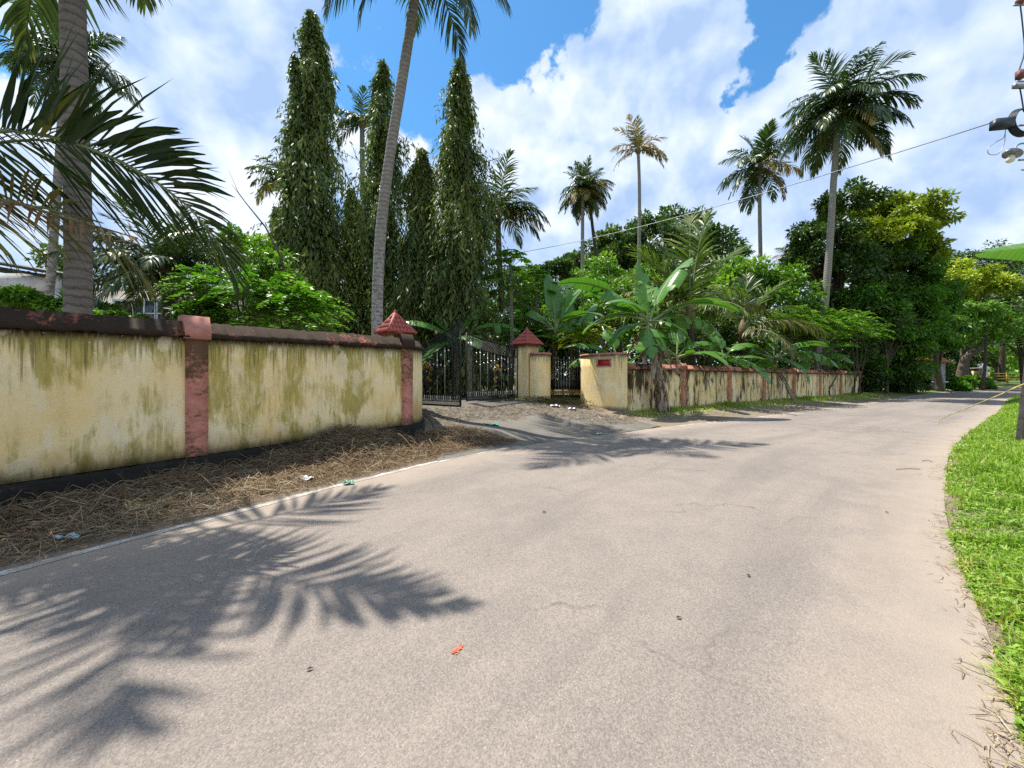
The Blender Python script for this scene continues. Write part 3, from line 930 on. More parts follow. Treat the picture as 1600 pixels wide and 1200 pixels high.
M['banana_dry'] = leafmat('banana_leaf_dry', [(0, (0.12, 0.085, 0.05)), (.5, (0.28, 0.21, 0.14)), (1, (0.46, 0.37, 0.26))], .85, .15, (1, .9, .7))
M['grass'] = leafmat('verge_grass', [(0, (0.107, 0.206, 0.015)), (.45, (0.201, 0.350, 0.029)), (.85, (0.316, 0.453, 0.059)), (1, (0.574, 0.466, 0.185))], .5, .35, (1.0, 1.15, .4))
M['straw'] = leafmat('dry_straw', [(0, (0.081, 0.049, 0.028)), (.5, (0.190, 0.131, 0.075)), (.85, (0.342, 0.261, 0.160)), (1, (0.475, 0.402, 0.276))], .9, .05, (1, 1, 1), spec=.15)
M['bark'] = plain('bark_brown', (0.10, 0.075, 0.052), .9, .2, 8, bump=.6)
M['stalk'] = plain('green_stalk', (0.13, 0.17, 0.06), .6, .15, 9)
M['stalk_old'] = plain('brown_stalk', (0.16, 0.115, 0.055), .75, .15, 9)
M['coconut'] = plain('coconut_green', (0.16, 0.17, 0.03), .5, .2, 4)


def trunk_mat(name, c0, c1, lichen, ring=9.0):
    m, k = mat(name)
    co = k.n('ShaderNodeTexCoord').outputs['Object']
    z = k.n('ShaderNodeSeparateXYZ', {0: co}).outputs[2]
    wob = k.noise(k.mapv(co, (3, 3, 2)), 2.5, 4)
    ph = k.math('ADD', k.math('MULTIPLY', z, ring), k.math('MULTIPLY', wob, .9))
    rg = k.math('FRACT', ph)
    c = k.mix(k.mr(k.noise(k.mapv(co, (1, 1, 2.5)), 5, 6, .65), .3, .7, 0, 1), c0, c1)
    c = k.mix(k.mr(k.math('ADD', rg, k.math('MULTIPLY', k.noise(k.mapv(co, (6, 6, 2)), 6, 4), .5)), 0.2, .62, .7, 0), c, tuple(v * .40 for v in c0))
    if lichen:
        lm = k.mr(k.noise(k.mapv(co, (1, 1, 1.6)), 9, 4, .6), .56 - .1 * lichen, .62 - .1 * lichen, 0, .8)
        c = k.mix(k.math('MULTIPLY', lm, k.mr(z, 1.5, 6.5, 1, .1)), c, (0.52, 0.52, 0.50))
    h = k.math('ADD', k.mr(rg, 0, .3, 0, 1), k.noise(k.mapv(co, (4, 4, 1)), 14, 5))
    return finish(m, k, pbsdf(k, c, .88, h, .6, .02, spec=.2))


M['trunk_grey'] = trunk_mat('palm_trunk_grey', (0.15, 0.13, 0.115), (0.25, 0.22, 0.195), 0, 8)
M['trunk_pale'] = trunk_mat('palm_trunk_pale', (0.19, 0.165, 0.14), (0.32, 0.285, 0.25), 1, 7)
M['trunk_dark'] = trunk_mat('palm_trunk_dark', (0.05, 0.04, 0.032), (0.10, 0.08, 0.06), 0, 6)


# ------------------------------------------------------------------ palms
def frond_mesh(curve, n, ll, wd, seed, mats, dihedral=18, droop=.55, start=.13, tear=0.0, rr=.028, sideflop=0.0):
    """a feather leaf along a curve (local, gravity = -z): rachis and two rows of hanging leaflets"""
    r = rng(seed)
    C = catmull(curve, 6) if len(curve) < 10 else np.asarray(curve, dtype=float)
    s = np.concatenate([[0], np.cumsum(np.linalg.norm(np.diff(C, axis=0), axis=1))])
    L = s[-1]
    def at(t): return np.column_stack([np.interp(t * L, s, C[:, c]) for c in range(3)])
    t = np.linspace(start, .995, n)
    t = np.concatenate([t, t]) + r.normal(0, .15 / n, 2 * n)
    t = np.clip(t, start, .998)
    sd = np.concatenate([np.ones(n), -np.ones(n)])
    if tear:
        kp = r.random(2 * n) > tear * (.4 + .8 * (vnoise(np.column_stack([t * 9 + sd * 40, t * 0]), 1.3, seed) > 0))
        t, sd = t[kp], sd[kp]
    m = len(t)
    P = at(t)
    T = at(np.minimum(t + .02, 1)) - at(np.maximum(t - .02, 0))
    T /= np.linalg.norm(T, axis=1, keepdims=True) + 1e-9
    up = np.array([0, 0, 1.0])
    S = np.cross(T, up)
    S /= np.linalg.norm(S, axis=1, keepdims=True) + 1e-9
    N = np.cross(S, T)
    if sideflop:
        ca, sa = math.cos(sideflop), math.sin(sideflop)
        S, N = S * ca + N * sa, N * ca - S * sa
    u = (t - start) / (1 - start)
    ang = np.radians(72 - 50 * u + r.normal(0, 5, m))
    dh = np.radians(dihedral + r.normal(0, 8, m))
    ln = ll * (.62 + .55 * np.sin(np.pi * np.clip(u * .85 + .12, 0, 1))) * (1 - .55 * u ** 3) * r.uniform(.86, 1.1, m)
    D = T * np.cos(ang)[:, None] + (S * sd[:, None] * np.cos(dh)[:, None] + N * np.sin(dh)[:, None]) * np.sin(ang)[:, None]
    K = 4
    pts, cur, dr = [P], P, D
    dd = droop * r.uniform(.75, 1.3, m)
    for q in range(1, K):
        dr = dr + np.array([0, 0, -1.0]) * (dd * q / K)[:, None]
        dr /= np.linalg.norm(dr, axis=1, keepdims=True)
        cur = cur + dr * (ln / (K - 1))[:, None]
        pts.append(cur)
    # blade width direction lies close to the frond plane
    Wd = np.cross(D, N)
    Wd /= np.linalg.norm(Wd, axis=1, keepdims=True) + 1e-9
    tw = r.normal(0, .35, m)
    Wd = Wd * np.cos(tw)[:, None] + N * np.sin(tw)[:, None]
    wv = wd * r.uniform(.8, 1.15, m) * (1 - .45 * u)
    V = np.stack([pts[0] - Wd * (wv * .25)[:, None], pts[0] + Wd * (wv * .25)[:, None],
                  pts[1] - Wd * (wv * .5)[:, None], pts[1] + Wd * (wv * .5)[:, None],
                  pts[2] - Wd * (wv * .36)[:, None], pts[2] + Wd * (wv * .36)[:, None], pts[3]], 1).reshape(-1, 3)
    b = np.arange(m)[:, None] * 7
    Q = np.concatenate([b + np.array([[0, 1, 3, 2]]), b + np.array([[2, 3, 5, 4]])])
    Tt = b + np.array([[4, 5, 6]])
    rv = np.clip(r.normal(.45, .2, m) + .25 * (u > .85), 0, 1)
    mb = MB()
    mb.add(V, Tt, Q, np.repeat(rv, 7))
    nl = len(Tt) + len(Q)
    tt = np.linspace(0, 1, 14)
    mb.tube(at(tt), rr * (1.25 - 1.1 * tt) + .003, 5, cap=False)
    me = mb.mesh('frond', mats)
    # T faces come first, then Q in insert order: leaflets, then the rachis
    nf = len(me.polygons)
    mi = np.zeros(nf, dtype=np.int32)
    mi[nl:] = 1
    me.polygons.foreach_set('material_index', mi)
    return me


def arc(L, e0, bend, n=14, side=0.0):
    """rachis in the xz plane that starts at e0 degrees and bends down"""
    t = np.linspace(0, 1, n)
    el = np.radians(e0 - bend * t ** 1.25)
    st = L / (n - 1)
    x = np.concatenate([[0], np.cumsum(np.cos(el[:-1]) * st)])
    z = np.concatenate([[0], np.cumsum(np.sin(el[:-1]) * st)])
    return np.column_stack([x, side * t ** 2 * L * .12, z])


KINDS = {'spear': (82, 22), 'high': (66, 52), 'up': (48, 72), 'mid': (30, 82), 'flat': (10, 80), 'low': (-14, 62), 'hang': (-42, 40), 'dead': (-62, 26)}
_fr = {}


def frond_var(kind, tone, v, n, detail):
    key = (kind, tone, v, n)
    if key not in _fr:
        e, bnd = KINDS[kind]
        sd = sum(ord(c) for c in kind + tone) * 7 + v * 131 + n
        r = random.Random(sd)
        mt = {'green': [M['palm'], M['stalk']], 'old': [M['palm_old'], M['stalk']], 'dry': [M['palm_dry'], M['stalk_old']], 'near': [M['palm_near'], M['stalk']], 'olive': [M['palm_olive'], M['stalk']], 'fresh': [M['palm_fresh'], M['stalk']]}[tone]
        _fr[key] = frond_mesh(arc(4.0, e + r.uniform(-7, 7), bnd + r.uniform(-10, 14), side=r.uniform(-1, 1)), n, 1.12 if tone != 'dry' else .75, .098 * 50 / max(n, 30), sd, mt,
                              dihedral=22 if kind in ('spear', 'high') else 10, droop=(.38 if kind in ('spear', 'high') else .85) + r.uniform(-.12, .12), tear=.10 if tone == 'green' else .35, rr=.034)
    return _fr[key]


def palm(label, base, crown, r0, r1, L, plan, seed, bow=0.0, trunk='trunk_grey', n=48, nuts=0, group=None, bowdir=(1, 0), tones=None, cat='palm', ns=14, name='coconut_palm', extra=1):
    """plan: list of frond kinds; azimuths follow the golden angle unless given as (kind, azimuth)"""
    rd = random.Random(seed)
    base, crown = np.array(base, float), np.array(crown, float)
    T = thing(name, label, cat, tuple(base), group=group)
    t = np.linspace(0, 1, 22)
    H = crown - base
    bend = np.column_stack([bowdir[0] * bow * np.sin(t * math.pi * 1.5), bowdir[1] * bow * np.sin(t * math.pi * 1.5), 0 * t])
    bend -= np.outer(t, bend[-1])
    # trunks start steep and lean: ease the sideways part
    pts = np.column_stack([H[0] * t ** 1.15, H[1] * t ** 1.15, H[2] * t]) + bend
    pts = np.vstack([pts[0] - (0, 0, .4), pts])
    tt = np.concatenate([[0], t])
    rad = r1 + (r0 - r1) * np.clip(1 - tt * 1.1, 0, 1) ** .9 + r0 * .35 * np.exp(-tt * H[2] / .35)
    rj = rng(seed)
    rad = rad * (1 + rj.normal(0, .018, len(rad)))
    obj('trunk', MB().tube(pts, rad, ns).mesh('trunk', M[trunk], True), T)
    hd = MB().tube([pts[-1] - (0, 0, .35 * L / 4), pts[-1], pts[-1] + (0, 0, .3 * L / 4), pts[-1] + (0, 0, .7 * L / 4)], [r1 * 1.1, r1 * 1.9, r1 * 1.5, r1 * .3], 8)
    obj('crown_base', hd.mesh('crown_base', M['stalk_old']), T)
    az = rd.uniform(0, 6.28)
    rest_ = 1.0
    for q, kd in enumerate(list(plan) + [v for v in plan if not isinstance(v, tuple)][1:][::extra] * (extra > 0) if extra else plan):
        if isinstance(kd, tuple):
            rest_ = kd[2] if len(kd) > 2 else 1.0
            kd, a = kd[0], R(kd[1])
        else:
            rest_ = 1.0
            az += 2.39996
            a = az + rd.uniform(-.25, .25)
        tone = 'green'
        if ':' in kd:
            kd, tone = kd.split(':')
        elif tones:
            tone = tones
        elif kd == 'dead':
            tone = 'dry'
        f = obj('frond', frond_var(kd, tone, rd.randrange(3), n, 1), T, tuple(H + np.array([0, 0, rd.uniform(-.05, .12)])), a)
        s = L / 4.0 * rd.uniform(.88, 1.1) * rest_
        f.scale = (s, s, s)
    for q in range(nuts):
        a = q * 2.4
        o = obj('coconut', NUT, T, tuple(H + np.array([math.cos(a) * r1 * 2.3, math.sin(a) * r1 * 2.3, -.18 - .12 * (q % 3)])))
        o.scale = (L / 4.5,) * 3
    return T


NUT = MB().tube([(0, 0, -.15), (0, 0, -.11), (0, 0, 0), (0, 0, .10), (0, 0, .14)], [.02, .09, .125, .08, .02], 8).mesh('coconut', M['coconut'], True)


# ------------------------------------------------------------------ broadleaf crowns
def unit(r, n):
    v = r.normal(0, 1, (n, 3))
    return v / np.linalg.norm(v, axis=1, keepdims=True)


def clump_tree(name, label, cat, base, lobes, mname, leaf, nleaf, seed, trunk_r=.2, trunk_top=None, group=None, clump=.22, droop=.35, bark='bark', limbs=7, aspect=.5, gap=1.0):
    """lobes: list of (cx,cy,cz, rx,ry,rz, share) in world metres; foliage sits in many small clumps near the lobes' surface"""
    r = rng(seed)
    base = np.array(base, float)
    T = thing(name, label, cat, tuple(base), group=group)
    mb = MB()
    tips = []
    tot = sum(l[6] for l in lobes)
    for (cx, cy, cz, rx, ry, rz, sh) in lobes:
        n = int(nleaf * sh / tot)
        rad = np.array([rx, ry, rz])
        cr = clump * (rx * ry * rz) ** (1 / 3)
        nc = max(10, int(34 * gap * (.22 / clump) ** 2))
        cd = unit(r, nc)
        cd[:, 2] = np.where(cd[:, 2] < -.5, -cd[:, 2], cd[:, 2])
        cc = np.array([cx, cy, cz]) + cd * rad * r.uniform(.35, 1.0, (nc, 1)) ** .5 * r.uniform(.8, 1.12, (nc, 1))
        cs = cr * r.uniform(.55, 1.5, nc)
        tone = r.normal(0, .16, nc)
        wgt = cs ** 2
        idx = r.choice(nc, n, p=wgt / wgt.sum())
        o = unit(r, n) * (r.random((n, 1)) ** .45)
        pos = cc[idx] + o * cs[idx][:, None] * np.array([1.15, 1.15, .72])
        out = (pos - np.array([cx, cy, cz])) / rad
        dr = o * .8 + out * .35 + r.normal(0, .55, (n, 3)) + np.array([0, 0, -droop])
        upv = np.array([0, 0, 1.0]) + r.normal(0, .55, (n, 3)) + out * .4
        ls = leaf * r.uniform(.6, 1.35, n)
        mb.leaves(pos, dr, upv, ls, ls * aspect, np.clip(.45 + tone[idx] + r.normal(0, .15, n), 0, 1))
        for q in range(min(limbs, nc)):
            tips.append(cc[q])
    V = np.concatenate(mb.V) - base
    mb.V = [V]
    obj('crown', mb.mesh('crown', M[mname]), T)
    tb = MB()
    top = np.array(trunk_top if trunk_top is not None else (lobes[0][0], lobes[0][1], lobes[0][2])) - base
    mids = top * .5 + np.array([r.normal(0, .15), r.normal(0, .15), 0]) * np.linalg.norm(top) * .12
    tp = catmull([(0, 0, -.3), mids, top], 5)
    tb.tube(tp, trunk_r * np.linspace(1.25, .5, len(tp)), 9)
    for q, e in enumerate(tips):
        f = r.uniform(.35, .95)
        s0 = tp[int(f * (len(tp) - 1))]
        e = e - base
        mm = (s0 + e) / 2 + np.array([0, 0, .1 * np.linalg.norm(e - s0)])
        tb.tube(catmull([s0, mm, e], 4), trunk_r * np.linspace(.42, .07, 9), 5, cap=False)
    obj('trunk', tb.mesh('trunk', M[bark], True), T)
    return T


def mast_tree(label, x, y, top, rmax, seed, nstr, low=.9, tipbare=.10, side=None):
    """columnar tree with curtains of hanging twigs and long wavy leaves"""
    r = rng(seed)
    g = gz(x, y)
    T = thing('mast_tree', label, 'tree', (x, y, g), group='columnar mast trees behind the gate')
    H = top - g
    lean = r.normal(0, .25, 2)
    def axis(z): return np.column_stack([lean[0] * (z / H) ** 2 + .10 * np.sin(z * .8 + seed), lean[1] * (z / H) ** 2, z])
    z0 = low + (H - low) * r.random(nstr) ** .92
    f = (z0 - low) / (H - low)
    prof = rmax * np.clip(np.minimum(1.0, (1 - f) * 2.1 + .05), 0, 1) ** .75 * (.62 + .38 * np.clip(1.2 - f, 0, 1))
    nb = nstr // 30
    bz, ba, bo = r.random(nb), r.uniform(0, 2 * math.pi, nb), r.uniform(.40, 1.6, nb)
    bi = r.integers(0, nb, nstr)
    loose = r.random(nstr) < .24
    f = np.where(loose, f, np.clip(bz[bi] ** .9 + r.normal(0, .022, nstr), 0, 1))
    z0 = low + (H - low) * f
    prof = rmax * np.clip(np.minimum(1.0, (1 - f) * 2.1 + .05), 0, 1) ** .75 * (.62 + .38 * np.clip(1.2 - f, 0, 1))
    az = np.where(loose, r.uniform(0, 2 * math.pi, nstr), ba[bi] + r.normal(0, .38, nstr))
    prof = prof * np.where(loose, .85, bo[bi])
    lump = 1 + .28 * np.sin(az * 2 + z0 * 1.3 + seed) + .2 * np.sin(az * 3 - z0 * 2.1 + seed * 2)
    out = prof * lump * r.uniform(.30, 1.15, nstr)
    A = axis(z0)
    hang = r.uniform(.7, 2.3, nstr) * np.clip(.35 + (1 - f) * 1.3, .3, 1)
    K = 16
    t = np.linspace(0, 1, K)
    dirx, diry = np.cos(az), np.sin(az)
    px = A[:, 0, None] + dirx[:, None] * out[:, None] * (1 - (1 - t)[None] ** 2.2)
    py = A[:, 1, None] + diry[:, None] * out[:, None] * (1 - (1 - t)[None] ** 2.2)
    pz = A[:, 2, None] + .12 * np.sin(t * 3)[None] - hang[:, None] * t[None] ** 1.7
    P = np.stack([px, py, pz], -1)
    ok = P[:, :, 2] > .15
    kp = r.random((nstr, K)) < .95
    sel = ok & kp & (t[None] > .12)
    pos = P[sel]
    n = len(pos)
    od = np.stack([np.broadcast_to(dirx[:, None], (nstr, K)), np.broadcast_to(diry[:, None], (nstr, K)), np.zeros((nstr, K))], -1)[sel]
    dr = np.array([0, 0, -1.0]) + od * r.uniform(-.1, .65, (n, 1)) + r.normal(0, .38, (n, 3))
    up = od + r.normal(0, .7, (n, 3))
    ls = r.uniform(.16, .38, n)
    tone = np.broadcast_to((.42 + .20 * np.sin(az * 1.0 + z0 * .9 + seed) * r.random(nstr) + r.normal(0, .10, nstr))[:, None], (nstr, K))[sel]
    mb = MB()
    mb.leaves(pos + r.normal(0, .05, (n, 3)), dr, up, ls, ls * .27, np.clip(tone + r.normal(0, .12, n), 0, 1), fold=.2)
    obj('crown', mb.mesh('crown', M['ashoka']), T)
    tb = MB()
    zz = np.linspace(-.3, H * 1.0, 14)
    ax = axis(np.clip(zz, 0, None)); ax[:, 2] = zz
    tb.tube(ax, np.linspace(.17, .015, 14), 7)
    for q in range(0, nstr, 9):
        tb.tube(P[q][[0, 4, 8, 12, 15]], [.02, .016, .012, .008, .004], 3, cap=False)
    if side is not None:
        for e in side:
            tb.tube(catmull([ax[int(e[3] * 13)], np.array([e[0] * .5, e[1] * .5, e[2] - .2]), np.array(e[:3])], 5), np.linspace(.04, .008, 11), 5)
    obj('trunk', tb.mesh('trunk', M['bark']), T)
    return T


def spray_bush(name, label, cat, base, lobes, mname, nspray, seed, slen=.6, leaf=.10, pairs=8, aspect=.55, group=None, trunk_r=.05):
    """a bush of feathered sprays: pairs of oval leaflets along arching twigs"""
    r = rng(seed)
    base = np.array(base, float)
    T = thing(name, label, cat, tuple(base), group=group)
    mb, tb = MB(), MB()
    tot = sum(l[6] for l in lobes)
    for (cx, cy, cz, rx, ry, rz, sh) in lobes:
        n = int(nspray * sh / tot)
        d = unit(r, n)
        d[:, 2] = np.abs(d[:, 2]) * 1.0 - .25
        s = np.array([cx, cy, cz]) - base + d * np.array([rx, ry, rz]) * r.uniform(.3, .95, (n, 1))
        hd = d + r.normal(0, .35, (n, 3))
        hd[:, 2] = np.abs(hd[:, 2]) * .5 + .1
        hd /= np.linalg.norm(hd, axis=1, keepdims=True)
        L = slen * r.uniform(.6, 1.25, n)
        t = np.linspace(.1, 1, pairs)
        P = s[:, None] + hd[:, None] * (L[:, None] * t[None])[..., None]
        P[:, :, 2] -= (L[:, None] * .55 * t[None] ** 2)
        sd = np.cross(hd, (0, 0, 1.0))
        sd /= np.linalg.norm(sd, axis=1, keepdims=True) + 1e-9
        tone = np.clip(r.normal(.5, .2, n), 0, 1)
        for sg in (1, -1):
            pos = P.reshape(-1, 3)
            m = len(pos)
            dr = (np.repeat(sd, pairs, 0) * sg + np.repeat(hd, pairs, 0) * .45 + r.normal(0, .18, (m, 3)) + np.array([0, 0, -.22]))
            up = np.array([0, 0, 1.0]) + r.normal(0, .25, (m, 3))
            prof = np.tile(.6 + .5 * np.sin(np.pi * np.linspace(.15, .9, pairs)), n)
            ls = leaf * prof * r.uniform(.8, 1.2, m)
            mb.leaves(pos, dr, up, ls, ls * aspect, np.clip(np.repeat(tone, pairs) + r.normal(0, .07, m), 0, 1), fold=.12)
        for q in range(0, n, 2):
            tb.tube(P[q][[0, pairs // 2, pairs - 1]], [.007, .005, .003], 3, cap=False)
        for q in range(0, n, 40):
            tb.tube(catmull([(cx - base[0] + r.normal(0, .15), cy - base[1] + r.normal(0, .1), -.1), (np.array([cx - base[0], cy - base[1], 0]) * .5 + s[q] * .5), s[q]], 3), np.linspace(trunk_r, .008, 7), 5, cap=False)
    obj('crown', mb.mesh('crown', M[mname]), T)
    obj('stem', tb.mesh('stem', M['bark']), T)
    return T


# ------------------------------------------------------------------ banana plants
def banana_leaf_mesh(L, wd, e0, bend, seed, mats, torn=.4, flop=.5, side=0.0):
    r = rng(seed)
    C = arc(L, e0, bend, 25, side)
    pet = 4
    mb = MB()
    tt = np.linspace(0, 1, 25)
    N = len(C)
    tg = np.gradient(C, axis=0)
    tg /= np.linalg.norm(tg, axis=1, keepdims=True)
    S = np.cross(tg, (0, 0, 1.0))
    S /= np.linalg.norm(S, axis=1, keepdims=True) + 1e-9
    Nn = np.cross(S, tg)
    def w_at(t): 
        u = (t - tt[pet]) / (1 - tt[pet])
        return wd * np.clip(np.sin(np.pi * np.clip(u, 0, 1) ** .62) ** .55, 0.02, 1)
    cols = 4
    for sg in (1, -1):
        phi = 0.0
        gap = 0.0
        for q in range(pet, N - 1):
            brk = r.random() < torn * .55
            if q == pet or brk:
                phi = (flop * .55 + r.normal(0, .22) * (torn + .25))
                sk = r.normal(0, .06) * torn
            V, W = [], []
            for e, qq in ((0, q), (1, q + 1)):
                wv = w_at(tt[qq])
                for c in range(cols):
                    a = c / (cols - 1)
                    ph = -.30 + phi * 1.6 * a
                    off = S[qq] * sg * math.cos(ph) - Nn[qq] * math.sin(ph)
                    p = C[qq] + off * wv * .5 * a + tg[qq] * wv * a * (.16 + sk)
                    if brk and e == 0:
                        p = p + tg[qq] * a * .03 * L * torn
                    V.append(p)
                    W.append((tt[qq] * L + .10 * a, a * wv * .5 * sg, 0))
            Q = [(c, c + 1, cols + c + 1, cols + c) for c in range(cols - 1)]
            mb.add(V, None, Q, float(np.clip(r.normal(.5, .05), 0, 1)), W)
    nb = sum(len(x) for x in mb.Q)
    mb.tube(C[::2] - Nn[::2] * .012, .030 * (1.15 - tt[::2]) * L / 2 + .004, 5, cap=False)
    me = mb.mesh('leaf', mats)
    mi = np.zeros(len(me.polygons), dtype=np.int32)
    mi[nb:] = 1
    me.polygons.foreach_set('material_index', mi)
    return me


M['midrib'] = plain('banana_midrib', (0.20, 0.27, 0.09), .5, .1, 9)
_bl = {}
BK = {'spear': (84, 10), 'up': (66, 40), 'high': (56, 62), 'mid': (40, 78), 'flat': (22, 75), 'low': (2, 70), 'hang': (-40, 42)}


def bleaf(kind, v, dry=False):
    key = (kind, v, dry)
    if key not in _bl:
        e, bd = BK[kind]
        rd = random.Random(sum(map(ord, kind)) + v * 17 + dry)
        _bl[key] = banana_leaf_mesh(2.0, .70 if not dry else .30, e + rd.uniform(-5, 5), bd + rd.uniform(-10, 10), 100 + v * 7 + sum(map(ord, kind)), [M['banana_dry'], M['stalk_old']] if dry else [M['banana'], M['midrib']], torn=(.15, .45, .8)[v % 3] if not dry else 1.0, flop=.35 + .25 * v if not dry else 1.2, side=rd.uniform(-1, 1))
    return _bl[key]


M['pseudostem'] = plain('banana_stem', (0.16, 0.14, 0.065), .7, .3, 5, bump=.5)


def banana(label, base, h, plan, seed, scale=1.0, lean=(0, 0), r0=.11, dry=0, skirt=0, group=None):
    rd = random.Random(seed)
    T = thing('banana_plant', label, 'banana plant', tuple(base), group=group)
    top = np.array([lean[0], lean[1], h])
    t = np.linspace(0, 1, 9)
    pts = np.column_stack([lean[0] * t ** 1.4, lean[1] * t ** 1.4, h * t])
    pts[0, 2] = -.15
    obj('pseudostem', MB().tube(pts, r0 * (1.25 - .6 * t), 11).mesh('pseudostem', M['pseudostem'], True), T)
    az = rd.uniform(0, 6.28)
    for kd in plan:
        if isinstance(kd, tuple):
            kd, a, s = kd[0], R(kd[1]), kd[2]
        else:
            az += 2.39996
            a, s = az, rd.uniform(.8, 1.1)
        o = obj('leaf', bleaf(kd, rd.randrange(3)), T, tuple(top + np.array([0, 0, rd.uniform(-.12, .05)])), a)
        o.scale = (s * scale,) * 3
    for q in range(dry):
        a = rd.uniform(0, 6.28)
        o = obj('dry_leaf', bleaf('hang', q % 3, True), T, tuple(top * rd.uniform(.75, .98)), a)
        o.scale = (scale * rd.uniform(.5, .9),) * 3
    if skirt:
        r = rng(seed)
        mb = MB()
        for q in range(skirt):
            f = r.uniform(.1, 1)
            c = np.array([np.interp(f, t, pts[:, 0]), np.interp(f, t, pts[:, 1]), f * h])
            a = r.uniform(0, 6.28)
            rr_ = r0 * (1.28 - .6 * f)
            d_ = np.array([math.cos(a), math.sin(a), 0])
            sd_ = np.array([-d_[1], d_[0], 0])
            ln = min(r.uniform(.25, .7), f * h * .95)
            wv = r.uniform(.03, .08)
            V = []
            for j, s_ in enumerate((0, .35, .7, 1)):
                p = c + d_ * (rr_ + .01 + r.uniform(0, .05) * (j > 0) + .035 * math.sin(s_ * 2.6)) - np.array([0, 0, ln * s_])
                ww = wv * (1 - .5 * s_)
                tw = r.normal(0, .5)
                V += [p - (sd_ * math.cos(tw) + d_ * math.sin(tw)) * ww, p + (sd_ * math.cos(tw) + d_ * math.sin(tw)) * ww]
            mb.add(V, None, [(0, 1, 3, 2), (2, 3, 5, 4), (4, 5, 7, 6)], float(r.random()))
        obj('dry_sheaths', mb.mesh('dry_sheaths', M['banana_dry']), T)
    return T
# ------------------------------------------------------------------ palms in place
def B(px, Y): 
    x = X(px, Y)
    return (x, Y, gz(x, Y))
def Cn(px, py, Y): return (X(px, Y), Y, Z(py, Y))


# stout palm at the left edge, its crown above the picture, shading the road
palm('thick grey palm trunk rising out of view right behind the stained wall', (-6.20, 5.62, .45), (-6.12, 5.52, 7.85), .15, .132, 3.6,
     ['spear', ('high', 70), ('high', 190), ('up', 120), ('up', -150), ('up', -10, .92), ('low', -45, .86), ('up', -32, .72), ('mid', -125), ('mid', 150), ('up', 230)], 11, .05, 'trunk_grey', 46, ns=20, extra=0)
# tall curved palm in the middle
palm('tall curved palm with pale mottled trunk crossing in front of the mast trees', (X(594, 13.0), 13.0, .55), (X(657, 13.0), 13.0, Z(-92, 13.0)), .19, .15, 4.0,
     ['spear', 'high', 'up', 'up', ('hang', 222), ('hang', -30, 1.1), ('low', 182), ('low', -5), ('hang', 255), ('low', 70), ('mid', 110), ('hang', -60), ('low', 205)], 12, -.30, 'trunk_pale', 60, ns=18, extra=0)
# palm behind the stout trunk
palm('palm with drooping blue-green crown behind the stout trunk at upper left', B(62, 11.5), Cn(104, 100, 11.5), .105, .09, 1.75,
     ['spear', 'high', 'up', 'up', 'mid', 'mid', 'mid', 'flat', 'flat', 'low', 'low', 'low', ('low', -20), ('flat', -5), ('mid', 180), 'hang'], 13, .05, 'trunk_pale', 40)
# tall palm on the right
palm('tallest full-crowned palm on the right above the dark tree', B(1272, 27.5), Cn(1312, 176, 27.5), .24, .18, 4.4,
     ['spear', 'high', 'up', 'up', 'mid', 'flat', 'low', 'low', 'mid', 'mid', 'mid', 'flat', 'flat', 'flat', 'low', 'low', 'low', ('low:old', -95), ('low', 0), ('flat', 170), 'hang', ('hang:old', -60), 'hang', 'up', 'mid'], 14, .2, 'trunk_pale', 44, nuts=7)
palm('slim palm with tired crown left of the tallest palm', B(1180, 37), Cn(1188, 262, 37), .19, .15, 3.9,
     ['spear', 'high', 'high', 'up', 'up', 'mid', 'mid', 'mid:old', 'flat', 'flat:old', 'low', 'low', 'hang:old', 'hang', ('low:dry', 10), ('low', 190)], 15, .25, 'trunk_pale', 36, nuts=4)
palm('slender palm with sparse rusty crown standing against the white cloud', B(1012, 34), Cn(997, 236, 34), .17, .13, 2.9,
     ['spear', 'high:old', 'high:old', ('up:old', 20), ('up:old', 150), ('high:dry', 40), ('flat:dry', 5), ('flat:dry', 180), ('low:dry', 170), ('flat:old', -10), 'mid:old', ('low:dry', -150)], 16, -.3, 'trunk_pale', 26)
palm('shaggy palm with upright trunk, left of the pair behind the gate', B(906, 39), Cn(911, 298, 39), .20, .16, 2.9,
     ['hang:old', 'hang', 'low:old', 'hang', 'low', 'spear', 'high', 'high', 'up', 'up', 'mid', 'mid:old', 'flat', 'low:old', 'low', 'hang:old', 'flat', 'low', 'mid', ('low', 180)], 17, .1, 'trunk_pale', 34, nuts=4)
palm('shaggy palm with leaning trunk, right of the pair behind the gate', B(944, 41), Cn(920, 296, 41), .19, .15, 2.8,
     ['hang:old', 'hang', 'low', 'hang:old', 'low:old', 'spear', 'high', 'up', 'up', 'mid', 'mid', 'flat', 'flat', 'low:old', 'hang', ('flat', 0), ('low', -20), 'low'], 18, .2, 'trunk_dark', 34)
palm('dark palm crown peeping out right of the mast trees', B(782, 21), Cn(778, 335, 21), .18, .15, 2.9,
     ['spear', 'high', 'high', 'up', 'up', ('mid', 20), ('flat:old', -5), ('mid', 5), 'mid', 'flat', 'low', ('up', 30), ('flat', 60)], 19, .1, 'trunk_dark', 40)
palm('pale palm crown half hidden left of the mast trees', B(452, 25), Cn(448, 285, 25), .18, .15, 2.6,
     ['spear', 'up', 'up', ('mid', 180), ('flat', 170), ('mid', 150), ('low:old', 190), 'high', 'flat', 'mid', ('up', 200)], 20, .1, 'trunk_grey', 34)
palm('small palm crown showing between two mast trees', B(566, 26), Cn(566, 195, 26), .18, .15, 2.2,
     ['spear', 'up', ('mid', 180), ('flat', 175), ('low', 190), 'high', 'flat', 'mid', ('up', 200), ('up', 10)], 21, .1, 'trunk_grey', 34)
